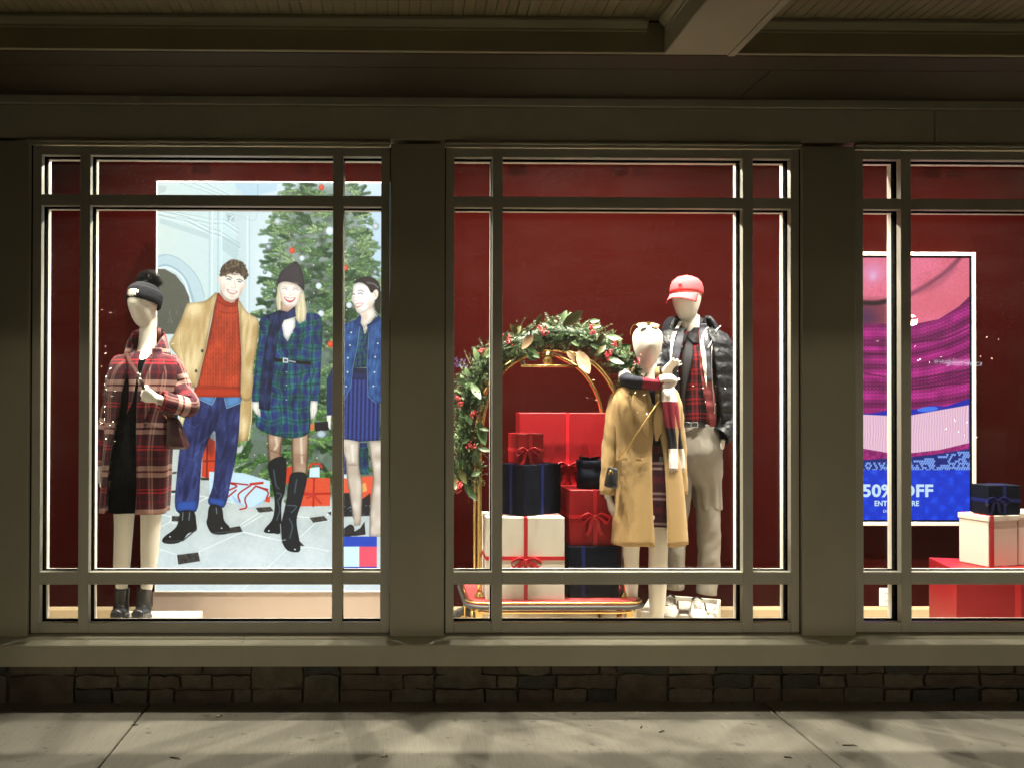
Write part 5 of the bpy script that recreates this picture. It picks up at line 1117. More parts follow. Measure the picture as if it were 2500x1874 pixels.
sleeve([(304, 876, F1, .03), (288, 894, F1, .045), (276, 965, F1+.0, .046), (262, 1050, F1+.01, .047), (249, 1136, F1, .047)], PLAID, coat, seed=1)
sleeve([(412, 876, F1, .03), (428, 894, F1-.01, .046), (445, 950, F1-.03, .05), (462, 990, F1-.09, .06), (430, 987, F1-.15, .054), (392, 978, F1-.2, .05)], PLAID, coat, seed=4, k=9)
patch('lapel', g1, [(858, 330, 345), (890, 310, 338), (930, 316, 334), (985, 316, 322), (1010, 310, 312)], .014, PLAID, coat)
patch('lapel', g1, [(850, 372, 396), (885, 372, 404), (915, 360, 398), (955, 352, 386), (1000, 351, 366), (1030, 350, 352)], .014, PLAID, coat)
# raised collar round the neck, open in front
rows, uvs = [], []
for k in range(9):
    r = []
    for j in range(41):
        ph = rad(-140+280*j/40); q = (abs(ph)/rad(140))**2; zt = 796+52*q; zl = 866+16*q                  # 0 = nape, ends = beside the throat
        if k < 5: t = k/4; py = zl+(zt-zl)*t; g = .004*math.sin(9*ph); rx, ry = .112-.02*t+g, .098-.006*t
        else: t = (k-4)/4; py = zt+(zl+6-zt)*t*.8; rx, ry = .098+.03*t, .096+.018*t
        c = at(358, py, F1); r.append(Vector((c.x+rx*math.sin(ph), F1+.012+ry*math.cos(ph), c.z)))
    rows.append(r); uvs.append([(j*.017, p.z*1.3) for j, p in enumerate(r)])
m = MB(); m.grid(rows, True, uvs); m.build('collar', PLAID, coat, thick=.004)
button(g1, 356, 1034, .011, M['brown_leather'], coat)
for s_, (x, Y) in enumerate(((297, F1+.01), (352, F1+.01))):                       # ankle boots
    tip = -10 if s_ == 0 else -14
    m = MB(); limb(m, [(x+1, 1434, Y, .043), (x, 1465, Y, .041), (x-2, 1490, Y-.01, .046), (x-4, 1499, Y-.02, .043)]); a = at(x-3, 1497, Y-.03); b = at(x+tip-4, 1502, Y-.16)
    m.tube(spline([a, a.lerp(b, .4)+Vector((0, 0, .004)), a.lerp(b, .8), b], 4), [.04]*4+[.039]*4+[.034]*4+[.022], 14); bo = remeshed(m, 'ankle_boot', M['black_leather'], fig, .005, 3)
    zs = at(x, 1507, Y).z; m = MB(); m.box(a.x-.03, a.x+.03, Y-.02, Y+.05, .262, zs+.012); m.build('heel', M['black_leather'], bo, bevel=.004)
# beanie with a cuff and fur pompom
WOOL = mat('charcoal_rib_wool', (.012, .0125, .016), .95, .06, bump=.5, bscale=200)
def cap_rings(c, prof, yaw, tilt, n=40, ribs=0, ro=0.):
    R = Matrix.Rotation(rad(yaw), 3, 'Z') @ Matrix.Rotation(rad(tilt), 3, 'X'); out = []
    for rx, ry, z in prof: out.append([Vector(c)+R @ Vector(((rx+ro*math.cos(ribs*2*math.pi*j/n))*math.sin(2*math.pi*j/n), -(ry+ro*math.cos(ribs*2*math.pi*j/n))*math.cos(2*math.pi*j/n), z)) for j in range(n)])
    return out
bc = hc+Vector((.006, .012, .035)); m = MB()
m.loft(cap_rings(bc, [(.083, .1, .03), (.083, .099, .045), (.075, .09, .062), (.058, .07, .078), (.034, .041, .087), (.004, .004, .091)], -22, -16), False); bn = m.build('beanie', WOOL, fig, thick=.004)
m = MB(); m.loft(cap_rings(bc, [(.084, .1, -.03), (.0885, .105, -.026), (.09, .107, .0), (.0885, .106, .04), (.084, .1, .048)], -22, -16, 132, 44, .0016), False); m.build('cuff', WOOL, bn, thick=.003)
pc = at(360, 688, F1-.01)+Vector((0, .03, .004)); m = MB(); RH = random.Random(3)
for i in range(5200):
    d = Vector((RH.gauss(0, 1), RH.gauss(0, 1), RH.gauss(0, 1))).normalized(); L = RH.uniform(.056, .08)*(1.04 if d.z > -.2 else .85); q = pc+d*.012; e = pc+d*L+Vector((RH.gauss(0, .004), RH.gauss(0, .004), -.006)); wv = d.cross(Vector((.3, 1, .2))).normalized()*.0024
    b = len(m.v); m.v += [q-wv, q+wv, e]; m.face([b, b+1, b+2])
pf = m.build('fur_pompom', mat('dark_fur', (.03, .032, .036), .6, noise=.5, nscale=60), bn)
bm = MB(); bm.lathe([(0, -.045), (.03, -.034), (.046, 0), (.03, .034), (0, .045)], pc, 16); bm.build('pompom_core', M['joint'], bn)
ep = hc+Vector((-.05, -.088, .066)); m = MB()
for a, b in (((-.006, -.008), (-.006, .008)), ((-.006, .008), (.001, .007)), ((.001, .007), (.002, .001)), ((.002, .001), (-.005, .0)), ((-.002, .0), (.006, -.008)), ((.006, -.008), (.006, .009))):
    m.tube([ep+Vector((a[0], -a[0]*.35-.009, a[1])), ep+Vector((b[0], -b[0]*.35-.009, b[1]))], .0013, 6)
m.build('gold_emblem', M['gold'], bn)
# burgundy handbag on the bent arm, strap up to the shoulder
hbg = empty('handbag', at(428, 1100, F1-.12)); tag(hbg, 'burgundy leather tote hanging from the bent arm of the plaid coat', 'handbag')
m = MB(); bg_ = []
for t, (pa, pb, py, hd) in enumerate(((411, 458, 1098, .05), (408, 460, 1088, .056), (409, 452, 1060, .048), (410, 440, 1030, .034), (411, 432, 1017, .02))):
    a, b = at(pa, py, F1-.12), at(pb, py-6 if t < 2 else py, F1-.12); c = (a+b)/2; w_ = (b.x-a.x)/2
    bg_.append([Vector((c.x+w_*math.copysign(abs(math.cos(q))**.5, math.cos(q)), F1-.12+hd*math.copysign(abs(math.sin(q))**.5, math.sin(q)), c.z)) for q in [2*math.pi*j/24 for j in range(24)]])
m.loft(bg_); m.build('bag_body', M['burgundy_leather'], hbg)
for dy in (-.022, .022):
    m = MB(); P = [at(413, 1022, F1-.12), at(405, 1000, F1-.12), at(412, 972, F1-.12), at(428, 990, F1-.12), at(430, 1018, F1-.12)]
    m.tube([p+Vector((0, dy, 0)) for p in spline(P, 5)], .0045, 8); m.build('bag_handle', M['burgundy_leather'], hbg)
m = MB(); m.tube([at(398, 1006, F1-.16), at(404, 1016, F1-.17)], .004, 6); m.tube([at(407, 1020, F1-.16), at(402, 1010, F1-.16)], .003, 6); m.build('gold_clasp', M['gold'], hbg)
sp_ = [g1.front(313, 860, .04), g1.front(320, 878, .045), at(331, 902, F1-.205), at(339, 920, F1-.235), at(346, 934, F1-.25), at(352, 950, F1-.235)]
m = MB(); strip(m, spline(sp_, 5), (1, -.1, .3), .017, .002); m.build('shoulder_strap', M['brown_leather'], hbg)
m = MB(); q = at(336, 912, F1-.232); m.tube([q+Vector((-.01, 0, .004)), q+Vector((.01, -.004, .0))], .0035, 6); q = at(342, 925, F1-.252); m.tube([q+Vector((-.01, 0, .003)), q+Vector((.01, -.004, -.001))], .0035, 6); m.build('strap_buckle', M['steel'], hbg)

# ===== mannequin in the camel coat (middle window)
F2 = .62
CAMEL = mat('camel_wool', (.3, .2, .092), .92, .1, noise=.03, nscale=14, bump=.2, bscale=160, sheen=.08, wrinkle=.13, wscale=5)
f2 = empty('mannequin', at(1570, 1560, F2)); tag(f2, 'pale bald mannequin in a camel coat with a striped scarf', 'mannequin')
m = MB(); h2 = at(1581, 846, F2-.02); egg(m, h2, .166, .238, .19, -4)
limb(m, [(1578, 880, F2+.03, .046), (1578, 920, F2+.02, .047), (1578, 945, F2+.01, .06), (1577, 965, F2+.01, .085)])
limb(m, [(1576, 955, F2, .085), (1576, 1010, F2, .12), (1576, 1085, F2, .105), (1578, 1180, F2, .135), (1578, 1260, F2, .14)])
limb(m, [(1548, 1240, F2, .08), (1540, 1325, F2-.01, .053), (1538, 1390, F2, .05), (1537, 1440, F2, .047), (1538, 1500, F2+.01, .036), (1538, 1560, F2+.01, .03), (1537, 1572, F2-.04, .03)])
limb(m, [(1602, 1240, F2, .08), (1607, 1325, F2-.01, .056), (1606, 1390, F2, .054), (1605, 1440, F2, .05), (1604, 1500, F2+.01, .04), (1603, 1560, F2+.01, .03), (1604, 1572, F2-.04, .03)])
limb(m, [(1526, 966, F2, .03), (1498, 1050, F2, .032), (1488, 1140, F2-.01, .028), (1484, 1200, F2-.01, .026), (1485, 1215, F2-.01, .024)])
limb(m, [(1626, 966, F2, .03), (1648, 1050, F2+.02, .032), (1656, 1140, F2+.03, .028), (1660, 1196, F2+.02, .024)])
hand(m, at(1485, 1212, F2-.01), (.18, -.15, -1), (1, .5, .1), .165, 12, 4, -1, 32)
remeshed(m, 'body', M['mannequin'], f2)
DEN = mat('dark_denim', (.008, .012, .022), .9, .1, noise=.25, nscale=40); TW = plaid('plaid_skirt_wool', .1, [(0, (44, 22, 28)), (.3, (60, 24, 32)), (.62, (30, 18, 26)), (.7, (150, 130, 130)), (.74, (30, 18, 26)), (.85, (70, 26, 34))], .168, [(0, (44, 20, 28)), (.18, (84, 22, 34)), (.4, (40, 18, 26)), (.62, (150, 128, 128)), (.7, (50, 22, 30)), (.8, (150, 128, 128)), (.88, (44, 20, 28))], 1.)
gs = Garment([(935, 1556, 1600, .06), (960, 1530, 1625, .09), (1010, 1522, 1632, .11), (1090, 1524, 1630, .105)], F2, fold=(.002, 7)); sh = gs.build('denim_shirt', DEN, f2)
for y in (985, 1018, 1050, 1078): button(gs, 1589, y, .006, M['steel'], sh)
gk = Garment([(1084, 1524, 1630, .112), (1130, 1514, 1640, .13), (1200, 1508, 1646, .138), (1279, 1508, 1648, .135)], F2, fold=(.002, 7)); gk.build('plaid_skirt', TW, f2)
g2 = Garment([(938, 1545, 1612, .075, 1567, 1598), (952, 1506, 1648, .1, 1570, 1600), (985, 1492, 1658, .13, 1576, 1597), (1040, 1496, 1656, .135, 1580, 1592), (1090, 1500, 1652, .13, 1576, 1602), (1150, 1500, 1660, .145, 1574, 1607), (1230, 1496, 1668, .158, 1574, 1609), (1323, 1489, 1675, .17, 1578, 1609)], F2, fold=(.0022, 6), nu=80, seed=5)
c2 = g2.build('camel_coat', CAMEL, f2)
sleeve([(1524, 956, F2, .03), (1508, 976, F2, .045), (1497, 1040, F2+.0, .047), (1490, 1110, F2+.0, .047), (1484, 1207, F2-.02, .044)], CAMEL, c2, seed=2, fold=.0022)
sleeve([(1628, 956, F2, .03), (1641, 976, F2, .044), (1650, 1040, F2+.02, .046), (1655, 1110, F2+.03, .046), (1660, 1207, F2+.02, .042)], CAMEL, c2, seed=7, fold=.0022)
patch('lapel', g2, [(948, 1548, 1566), (985, 1540, 1578), (1030, 1556, 1582), (1068, 1575, 1580)], .012, CAMEL, c2); patch('lapel', g2, [(948, 1598, 1622), (985, 1598, 1636), (1030, 1594, 1620), (1075, 1598, 1604)], .012, CAMEL, c2)
for a in ((1120, 1507, 1530), (1122, 1552, 1568)): patch('pocket_flap', g2, [(a[0]-3, a[1], a[2]), (a[0]+2, a[1], a[2])], .006, CAMEL, c2)
for y in (1060, 1120): button(g2, 1610 if y < 1100 else 1614, y, .0125, M['black_leather'], c2)
rows, uvs = [], []                                                     # coat collar behind the neck
for zz, rx, ry in ((938, .085, .07), (915, .078, .075), (895, .075, .078), (902, .088, .086), (930, .1, .09)):
    c = at(1578, zz, F2); r = [Vector((c.x+rx*math.cos(rad(-20+220*j/20)), F2+.015+ry*math.sin(rad(-20+220*j/20)), c.z)) for j in range(21)]; rows.append(r); uvs.append([(0, 0)]*21)
m = MB(); m.grid(rows, True, uvs); m.build('collar', CAMEL, c2, thick=.004)
# striped scarf: a loop round the neck, a knot and one hanging tail
def ucolor(name, axis, stops, **k):
    mt = mat(name, (.5, .5, .5), .95, .2, **k); t = mt.node_tree; b = t.nodes['Principled BSDF']; uv = t.nodes.new('ShaderNodeUVMap'); sp = t.nodes.new('ShaderNodeSeparateXYZ'); r = t.nodes.new('ShaderNodeValToRGB'); r.color_ramp.interpolation = 'CONSTANT'
    e = r.color_ramp.elements
    while len(e) < len(stops): e.new(.5)
    for q, (p, c) in zip(e, stops): q.position = p
    for q, (p, c) in zip(r.color_ramp.elements, stops): q.color = (*c, 1)
    t.links.new(uv.outputs[0], sp.inputs[0]); t.links.new(sp.outputs[axis], r.inputs[0]); t.links.new(r.outputs[0], b.inputs['Base Color']); return mt
WH, NV, BG = (.68, .6, .56), (.012, .013, .02), (.16, .012, .025)
scf = empty('scarf', at(1600, 960, F2-.12)); tag(scf, 'white, burgundy and navy striped knit scarf knotted over the camel coat', 'scarf')
def knitroll(path, rr, mt, name, n=16, seed=0, flat=(1, 1)):
    P = spline(path, 8); N = len(P); fr = frames(P); rows, uvs = [], []
    for i, (p, (a, c)) in enumerate(zip(P, fr)):
        t = i/(N-1); R_ = np.interp(t*(len(rr)-1), range(len(rr)), rr)
        r = []
        for j in range(n+1):
            q = 2*math.pi*j/n; f = 1+.13*math.sin(3*q+5*t+seed)+.06*math.sin(7*q+seed*2); r.append(p+a*(R_*f*flat[0]*math.cos(q))+c*(R_*f*flat[1]*math.sin(q)))
        rows.append(r); uvs.append([(j/n, t) for j in range(n+1)])
    m = MB(); m.grid(rows, True, uvs); return m.build(name, mt, scf, sub=1)
knitroll([at(1602, 905, F2+.07), at(1560, 905, F2+.08), at(1530, 915, F2+.03), at(1528, 925, F2-.04), at(1545, 932, F2-.1), at(1575, 935, F2-.125), at(1600, 938, F2-.12), at(1618, 935, F2-.1)], [.028, .034, .038, .036, .034, .03, .028, .022], ucolor('scarf_loop_knit', 1, [(0, WH), (.43, NV), (.68, BG), (.97, WH)], bump=.5, bscale=140), 'neck_loop', seed=1, flat=(1., 1.25))
knitroll([at(1606, 928, F2-.12), at(1620, 924, F2-.15), at(1638, 924, F2-.16), at(1646, 930, F2-.14), at(1636, 940, F2-.15), at(1618, 943, F2-.15)], [.016, .021, .022, .018, .02, .014], ucolor('scarf_knot_knit', 1, [(0, BG), (.12, WH)], bump=.5, bscale=140), 'knot', seed=2)
rows, uvs = [], []
TP = spl([(938, 1612, 1640), (965, 1612, 1645), (990, 1615, 1650), (1035, 1622, 1654), (1080, 1630, 1660), (1110, 1631, 1666), (1146, 1634, 1668)], 36)
for i, (py, a, b) in enumerate(TP):
    r = []
    for k in range(9):
        p = g2.front(a+(b-a)*k/8, py, .022+.006*math.sin(k*1.7+i*.08)); r.append(p)
    rows.append(r); uvs.append([(k/8, i/35) for k in range(9)])
m = MB(); m.grid(rows, True, uvs); m.build('scarf_tail', ucolor('scarf_tail_knit', 1, [(0, WH), (.275, BG), (.53, NV), (.74, WH)], bump=.5, bscale=140), scf, thick=.014)
m = MB()
for k in range(12): q = g2.front(1635+k*2.7, 1146, .022); m.tube([q, q+Vector((.001*math.sin(k*3), -.002, -.014-.006*math.sin(k*2.3)))], .0022, 5)
m.build('fringe', mat('scarf_fringe_yarn', WH, .95), scf)
# sunglasses on the head
sg = empty('sunglasses', at(1582, 800, F2-.1)); tag(sg, 'gold rimmed sunglasses pushed up on the bald mannequin head', 'sunglasses')
LENS = mat('tinted_lens', (.12, .1, .11), .05, .8, coat=.6)
for sx_ in (-1, 1):
    c = at(1583+sx_*14.5, 794, F2-.075)+Vector((0, 0, 0)); R_ = Matrix.Rotation(rad(-58), 3, 'X') @ Matrix.Rotation(rad(sx_*10), 3, 'Z')
    o = [c+R_ @ Vector((.0275*math.copysign(abs(math.cos(t))**.8, math.cos(t))+sx_*.002*math.sin(t), 0, .0235*math.sin(t))) for t in [2*math.pi*k/24 for k in range(24)]]
    m = MB(); m.loft([[p+R_ @ Vector((0, y, 0)) for p in o] for y in (-.0008, .0008)]); m.build('lens', LENS, sg)
    m = MB(); m.tube(o+[o[0], o[1]], .0017, 6, False); m.build('rim', M['gold'], sg)
    m = MB(); e = c+R_ @ Vector((sx_*.029, 0, .008)); m.tube(spline([e, e+Vector((sx_*.012, .03, .004)), e+Vector((sx_*.014, .08, -.02)), e+Vector((sx_*.008, .12, -.05))], 5), .0016, 6); m.build('temple', M['gold'], sg)
m = MB(); b_ = at(1583, 791, F2-.08); 
for dz in (.008, .0): m.tube([b_+Vector((-.011, 0, dz)), b_+Vector((0, -.003, dz+.002)), b_+Vector((.011, 0, dz))], .0016, 6)
m.build('bridge', M['gold'], sg)
# small black bag on a gold chain
bag = empty('handbag', at(1490, 1190, F2-.1)); tag(bag, 'small black handbag on a gold chain across the camel coat', 'handbag')
BY = F2-.125; rg = []
for hy in (-.03, -.026, .026, .03):
    s_ = .92 if abs(hy) > .028 else 1; P = [at(x, y, BY) for x, y in ((1478, 1180), (1480, 1187), (1496, 1190), (1504, 1188), (1506, 1150), (1504, 1142), (1490, 1140), (1486, 1143))]; c = sum(P, Vector())/8
    rg.append([c+(p-c)*s_+Vector((0, hy, 0)) for p in spline(P, 3, True)])
m = MB(); m.loft(rg); m.build('bag_body', M['black_leather'], bag)
m = MB(); P = [at(1490, 1150, BY-.036)]+[g2.front(1494+(1606-1494)*t, 1142+(978-1142)*t, .016+.01*math.sin(math.pi*t)) for t in np.linspace(.04, 1, 30)]; P = spline(P, 3)
rr_ = [.0042+.0016*(k % 3 == 0) for k in range(len(P))]; m.tube(P, rr_, 7); m.build('chain_strap', M['gold'], bag)
m = MB(); q = at(1491, 1153, BY-.036)
for sx_ in (-1, 1): m.tube(spline([q+Vector((.002*sx_, 0, .008)), q+Vector((.011*sx_, -.001, .002)), q+Vector((.008*sx_, -.001, -.01))], 4), .002, 6)
m.build('gold_clasp', M['gold'], bag)

# ===== mannequin in the puffer jacket and red cap
F3 = .88
f3 = empty('mannequin', at(1690, 1500, F3)); tag(f3, 'pale mannequin in a red cap, black puffer jacket and grey trousers', 'mannequin')
m = MB(); h3 = at(1676, 733, F3-.02); egg(m, h3, .172, .26, .205, -30)
limb(m, [(1686, 770, F3+.03, .056), (1684, 800, F3+.02, .057), (1684, 830, F3+.02, .066), (1684, 850, F3+.02, .09)])
limb(m, [(1684, 840, F3, .1), (1684, 900, F3, .14), (1686, 1000, F3, .13), (1690, 1060, F3, .13)])
limb(m, [(1720, 1100, F3, .06), (1728, 1250, F3, .04), (1724, 1440, F3+.02, .03)]); limb(m, [(1660, 1100, F3, .06), (1652, 1250, F3, .04), (1648, 1430, F3+.02, .035)])
limb(m, [(1620, 850, F3, .06), (1612, 900, F3-.06, .05), (1622, 920, F3-.14, .036), (1622, 912, F3-.16, .03)])
hand(m, at(1618, 912, F3-.16), (.62, -.2, .62), (.3, -.85, -.2), .14, 6, 9, 1, 40)
remeshed(m, 'body', M['mannequin'], f3)
PUFF = mat('black_puffer_nylon', (.008, .009, .013), .5, .25, noise=.3, nscale=10, bump=.3, bscale=30, wrinkle=.4, wscale=14, wstretch=(1, 1, 1)); LIN = mat('navy_lining', (.02, .022, .034), .85); PIPE = mat('white_piping', (.7, .66, .62), .7); RL = mat('dark_red_lining', (.14, .015, .02), .8)
PSH = plaid('dark_red_plaid_shirt', .085, [(0, (20, 16, 22)), (.35, (120, 24, 32)), (.5, (60, 18, 26)), (.65, (130, 28, 36)), (.8, (20, 16, 22)), (.92, (110, 100, 104)), (.94, (20, 16, 22))], .085, [(0, (20, 16, 22)), (.35, (130, 24, 32)), (.5, (50, 18, 26)), (.65, (140, 28, 36)), (.8, (20, 16, 22)), (.92, (100, 90, 94)), (.94, (20, 16, 22))], 1.)
gp_ = Garment([(812, 1652, 1716, .07), (830, 1630, 1740, .1), (880, 1622, 1748, .14), (960, 1630, 1746, .135), (1035, 1638, 1744, .13)], F3, fold=(.003, 7)); shp = gp_.build('plaid_shirt', PSH, f3)
patch('shirt_placket', gp_, [(826, 1676, 1694), (880, 1664, 1690), (960, 1662, 1672), (1030, 1664, 1672)], .006, mat('black_shirt_cloth', (.012, .012, .016), .9), shp)
for a in ([(800, 1656, 1668), (825, 1650, 1674), (842, 1654, 1662)], [(800, 1692, 1712), (820, 1676, 1712), (838, 1690, 1706)]): patch('shirt_collar', gp_, a, .014, mat('black_collar_cloth', (.012, .012, .016), .9), shp)
TR = mat('grey_taupe_twill', (.2, .185, .163), .92, .1, noise=.06, nscale=20, wrinkle=.24, wscale=6, wstretch=(1, 1, .5))
gt = Garment([(1034, 1640, 1746, .125), (1050, 1637, 1750, .135), (1090, 1632, 1758, .15), (1118, 1634, 1758, .145), (1150, 1664, 1757, .118), (1185, 1692, 1757, .09), (1215, 1697, 1758, .079), (1240, 1699, 1759, .074)], F3, fold=(.003, 9)); tr = gt.build('trousers', TR, f3)
for pts in ([(1724, 1090, F3, .088), (1726, 1140, F3, .088), (1728, 1200, F3, .076), (1729, 1270, F3-.01, .068), (1731, 1340, F3, .064), (1729, 1400, F3+.01, .062), (1724, 1448, F3+.01, .058)], [(1662, 1090, F3, .085), (1656, 1180, F3, .08), (1650, 1270, F3, .068), (1648, 1350, F3, .058), (1648, 1435, F3+.01, .052)]):
    sleeve(pts, TR, tr, 'trouser_leg', fold=.0018, seed=len(pts), k=10)
pc_ = [(1034, 1650, 1742), (1044, 1650, 1742)]; patch('belt', gt, [(1030, 1644, 1744), (1042, 1644, 1744)], .012, M['black_leather'], tr, n=10); m = MB(); q = gt.front(1692, 1036, .02); ringbars(m, q.x-.022, q.x+.022, q.z-.017, q.z+.017, .006, q.y-.003, q.y+.003); m.build('belt_buckle', M['steel'], tr)
for s_, (x, yb, rot) in enumerate(((1716, 1500, -16), (1646, 1488, -20))):                     # white sneakers
    Y = F3-.0 if s_ == 0 else F3+.06; b0 = at(x, yb, Y-.1 if s_ == 0 else Y-.08); zb = .224; T = Matrix.Translation((b0.x, Y, zb)) @ Matrix.Rotation(rad(rot), 4, 'Z')
    rg = []
    for y, hw, h in ((.07, .028, .07), (.06, .036, .082), (.02, .04, .09), (-.03, .043, .085), (-.08, .046, .066), (-.13, .047, .046), (-.17, .04, .036), (-.19, .022, .028)):
        rg.append([T @ Vector((hw*math.copysign(abs(math.cos(a))**.7, math.cos(a)), y, .022+max(0, math.sin(a))**.8*(h-.022) if math.sin(a) > 0 else .022+.006*math.sin(a))) for a in [2*math.pi*k/20 for k in range(20)]])
    m = MB(); m.loft(rg); shw = mat('white_sneaker_leather', (.5, .47, .43), .5); o = m.build('sneaker', shw, f3, sub=1)
    m = MB(); sole = [T @ Vector((.05*w_*math.copysign(abs(math.cos(a))**.6, math.cos(a)), -.06+.14*math.sin(a), 0)) for w_ in (1,) for a in [2*math.pi*k/24 for k in range(24)]]; m.loft([[p+Vector((0, 0, z)) for p in sole] for z in (0, .026)]); m.build('sole', shw, o)
    m = MB()
    for k in range(5): m.tube([T @ Vector((-.022, -.035-.017*k, .088-.0075*k)), T @ Vector((0, -.038-.017*k, .094-.0075*k)), T @ Vector((.022, -.035-.017*k, .088-.0075*k))], .0035, 6)
    m.build('shoelace', PIPE, o)
    m = MB()
    for k in range(2): 
        a, b = T @ Vector((.0435, .005-.025*k, .066)), T @ Vector((.0485, -.02-.025*k, .03)); m.tube([a, b], .0045, 4)
    m.build('side_stripe', mat('dark_red_stripe', (.06, .01, .014), .6), o)
    m = MB(); m.tube([T @ Vector((-.03, .0, .088)), T @ Vector((0, .03, .098)), T @ Vector((.03, .0, .088))], .005, 6); m.build('tongue_band', M['black_leather'], o)
gj = Garment([(806, 1650, 1722, .085, 1668, 1712), (816, 1620, 1758, .11, 1656, 1712), (845, 1604, 1778, .15, 1646, 1716), (900, 1600, 1786, .17, 1638, 1722), (960, 1602, 1786, .17, 1640, 1728), (1010, 1606, 1780, .165, 1640, 1736), (1046, 1612, 1772, .15, 1636, 1742)], F3, fold=(.003, 5), nu=80, seed=3, bulge=(.012, .075))
pj = gj.build('puffer_jacket', PUFF, f3, thick=.02)
sleeve([(1622, 830, F3, .068), (1608, 870, F3-.03, .072), (1608, 912, F3-.1, .06), (1616, 916, F3-.15, .05)], PUFF, pj, seed=1, fold=.006)
sleeve([(1748, 828, F3, .07), (1776, 880, F3, .082), (1792, 950, F3-.02, .082), (1796, 1010, F3-.06, .072), (1772, 1050, F3-.1, .062), (1758, 1066, F3-.12, .058)], PUFF, pj, seed=3, fold=.007, k=9)
patch('jacket_lining', gj, [(812, 1658, 1670), (850, 1640, 1662), (900, 1634, 1652), (960, 1636, 1648), (1040, 1634, 1642)], .012, LIN, pj); patch('jacket_lining', gj, [(806, 1704, 1724), (850, 1706, 1724), (900, 1708, 1732), (960, 1716, 1742), (1000, 1724, 1746), (1040, 1732, 1746)], .012, RL, pj)
patch('jacket_lining', gj, [(790, 1706, 1722), (820, 1706, 1728), (870, 1714, 1732), (930, 1724, 1736)], .018, LIN, pj)
for a in ([(785, 1656, 1662), (820, 1638, 1646), (850, 1634, 1640), (880, 1633, 1636)], [(800, 1722, 1728), (830, 1708, 1714), (870, 1710, 1720), (910, 1716, 1721), (945, 1721, 1722)]): patch('piping', gj, a, .022, PIPE, pj, n=3)
# folded hood behind the neck
hd = MB(); rows = []
for zz, rx, ry, yo in ((826, .17, .1, .04), (808, .165, .12, .06), (790, .145, .13, .075), (778, .12, .12, .08), (776, .1, .1, .08), (786, .085, .085, .07), (806, .085, .08, .05)):
    c = at(1694, zz, F3); rows.append([Vector((c.x+rx*math.cos(rad(-38+256*j/24)), F3+yo+ry*math.sin(rad(-38+256*j/24)), c.z+.012*math.sin(j*1.1))) for j in range(25)])
hd.grid(rows); hd.build('hood', PUFF, pj, thick=.02)
m = MB(); m.tube(spline([gj.front(1736, 800, .02), gj.front(1722, 820, .02), gj.front(1724, 850, .02), gj.front(1732, 838, .02), gj.front(1738, 826, .02)], 5), .004, 6); m.tube(spline([at(1760, 794, F3-.12), at(1748, 808, F3-.15), gj.front(1738, 830, .022), gj.front(1734, 870, .022), gj.front(1736, 940, .022), gj.front(1742, 1010, .022)], 6), .003, 6); m.build('zip', M['steel'], pj)
for y in (846, 886, 926): button(gj, 1662 if y < 860 else 1656, y, .0075, PIPE, pj)
q = at(1756, 1082, F3-.1); m = MB(); m.box(q.x+.0, q.x+.028, q.y-.02, q.y+.0, q.z-.03, q.z+.03, Matrix.Translation(q) @ Matrix.Rotation(rad(12), 4, 'Y') @ Matrix.Translation(-q)); m.build('shirt_cuff', PIPE, pj, bevel=.006)
# red baseball cap
CAPM = mat('red_cotton_twill', (.52, .05, .06), .85, .25, noise=.06, nscale=20, bump=.2, bscale=200)
cc = h3+Vector((.002, .006, .045)); m = MB(); m.loft(cap_rings(cc, [(.093, .112, -.012), (.094, .113, .005), (.092, .11, .035), (.083, .1, .06), (.063, .076, .082), (.034, .04, .095), (.006, .007, .099)], -36, -7, 48), False); cp = m.build('baseball_cap', CAPM, f3, thick=.003)
R_ = Matrix.Rotation(rad(-36), 3, 'Z'); rows = []
for t in np.linspace(0, 1, 7):
    r = []
    for k in range(17):
        a = rad(-66+132*k/16); x = math.sin(a)*(.093+.004*t); y = -math.cos(a)*.112-t*.085*max(.02, math.cos(a*.95))**.6; z = -.012-.034*t-3.2*t*x*x
        r.append(cc+R_ @ Vector((x, y, z)))
    rows.append(r)
m = MB(); m.grid(rows); m.build('cap_brim', CAPM, cp, thick=.004)
m = MB(); m.lathe([(0, .004), (.008, .002), (.009, 0), (.009, -.003)], cc+Vector((-.0, -.01, .1)), 12); m.build('cap_button', CAPM, cp)
m = MB(); q = cc+R_ @ Vector((.0, -.104, .04)); m.loft([[q+R_ @ Vector((rr2*math.cos(a), yy-.012, rr2*math.sin(a))) for a in [2*math.pi*k/18 for k in range(18)]] for rr2, yy in ((.012, 0), (.012, -.002))]); m.build('cap_emblem', CAPM, cp)
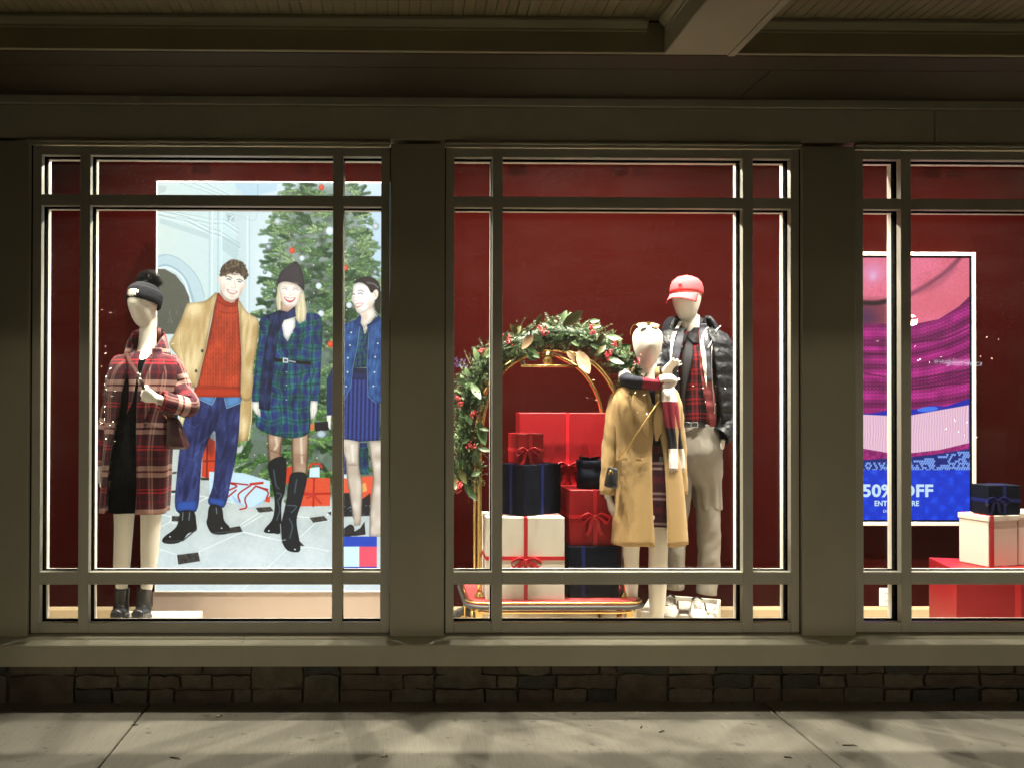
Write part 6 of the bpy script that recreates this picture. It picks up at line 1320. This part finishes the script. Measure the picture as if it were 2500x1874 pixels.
# ---------------------------------------------------------------- litter on the pavement
def ground(px, py):
    d = CF*2200.+CR*(px-988.4)-CU*(py-959.95); return EYE+d*(-EYE.z/d.z)
def butt(px, py, rz, lab):
    p = ground(px, py)+Vector((0, 0, .004)); m = MB(); d = Vector((math.cos(rad(rz)), math.sin(rad(rz)), 0)); m.tube([p-d*.011, p+d*.008], .0038, 8); o = m.build('cigarette_butt', M['bead']); tag(o, lab, 'cigarette butt')
    m = MB(); m.tube([p+d*.008, p+d*.017], .0039, 8); m.build('filter', mat('filter_paper', (.3, .17, .08), .8), o)
butt(936, 1846, 5, 'pale cigarette butt lying on the concrete near the picture bottom'); butt(533, 1748, 35, 'dark cigarette butt close to the stone wall on the pavement')
TWG = mat('dry_twig', (.05, .035, .02), .8)
for px, py, L, rz, lab in ((330, 1770, .03, -4, 'short dark twig lying across the left pavement joint'), (428, 1851, .055, -22, 'thin bent twig on the pavement below the plaid coat window'), (1616, 1786, .03, 20, 'dark scrap of twig on the pavement below the camel coat'), (1924, 1849, .03, -30, 'tiny dark twig beside the right pavement joint'), (2075, 1820, .06, -8, 'longest thin twig on the pavement right of the joint'), (1566, 1775, .024, 60, 'round brown leaf scrap on the pavement below the cart')):
    p = ground(px, py)+Vector((0, 0, .003)); d = Vector((math.cos(rad(rz)), math.sin(rad(rz)), 0)); n = Vector((-d.y, d.x, 0)); m = MB()
    m.tube([p-d*L/2, p-d*L*.1+n*L*.05, p+d*L*.25+Vector((0, 0, .003)), p+d*L/2-n*L*.04], [.0022, .003, .0026, .0012], 6); o = m.build('leaf_scrap' if 'leaf' in lab else 'twig', TWG); tag(o, lab, 'litter')
# ---------------------------------------------------------------- the far side of the car park, seen only as reflections in the glass
def mirrored(px, py, D):
    p = at(px, py, D); return Vector((p.x, .09-p.y, p.z))
far = empty('storefront_row', (0, -58, -.14)); tag(far, 'long dark row of shops across the car park behind the viewer', 'building')
MB().box(-70, 70, -66, -58, -.14, 6.5).build('far_wall', mat('far_wall_paint', (.2, .18, .15), .8), far); MB().box(-71, 71, -67, -57.2, 6.5, 7.2).build('roof', M['spacer'], far)
GL = mat('shop_sign_glow', (.1, .1, .1), emit=(.75, .88, 1.), espow=9.); GW = mat('warm_bulb_glow', (.2, .2, .2), emit=(1, .86, .62), espow=170.); GB = mat('blue_sign_glow', (.1, .1, .1), emit=(.4, .45, 1.), espow=7.)
def farsign(txt, px, py, hpx, wpx, mt, lab):
    D = 57.8; o = lettering('shop_sign', txt, px, py, hpx, wpx, D, mt, None, .02)
    for v in o.data.vertices: v.co.y = .09-v.co.y
    o.data.flip_normals(); tag(o, lab, 'sign')
    return o
farsign('SHAKE SHACK', 2356, 888, 10, 92, GL, 'glowing white restaurant sign across the car park, mirrored in the right window')
farsign('adidas', 1128, 893, 8, 30, GB, 'glowing blue lettering sign across the car park, mirrored in the middle window')
m = MB()
for k in range(3):
    x = 1114+k*8; P = [at(*q, 57.8) for q in ((x, 885), (x+4, 885), (x+9-2*(2-k), 877+2*(2-k)*0), (x+5-2*(2-k), 877))]; b = len(m.v); m.v += [Vector((p.x, .09-p.y, p.z)) for p in P]; m.face([b, b+1, b+2, b+3])
o = m.build('shop_emblem', GB); tag(o, 'three slanted glowing bars of a sign across the car park', 'sign')
bm = bmesh.new(); bmesh.ops.create_icosphere(bm, subdivisions=1, radius=.02); bme = bpy.data.meshes.new('string_bulb'); bm.to_mesh(bme); bm.free(); bme.materials.append(GW)
Zs = [(220, 640, 4.143, ((205, 510), (160, 850), (152, 915), (200, 1075), (160, 1158), (142, 1238), (250, 1302), (218, 1352), (147, 1455), (140, 1515), (232, 1608), (205, 1645))), (220, 1000, 3.19, ((180, 90), (155, 120), (190, 240))),
      (1090, 740, 5.5275, ((770, 1262), (925, 1320), (1025, 1262), (1985, 1030), (2015, 1300))), (1440, 660, 4.144, ((555, 1255), (575, 1448), (1145, 1188), (1270, 1345), (1370, 1190))),
      (2090, 590, 3.948, ((315, 975), (570, 1000), (615, 1135), (712, 1163), (935, 1125), (1315, 1123), (1605, 800), (1378, 940))), (2090, 1000, 3.188, ((865, 95), (797, 165), (940, 215)))]
NMZ = ('over the plaid coat', 'below the plaid coat lapels', 'beside the garland', 'over the camel coat and puffer jacket', 'over the screen and its sweater picture', 'low beside the screen frame')
for (x0, y0, k, L), nz in zip(Zs, NMZ):
    for x, y in L:
        o = bpy.data.objects.new('string_bulb', bme); COL.objects.link(o); o.location = mirrored(x0+x/k, y0+y/k, 30.); tag(o, 'small warm car park bulb mirrored in the glass '+nz, 'light bulb', 'bulbs strung over the car park')
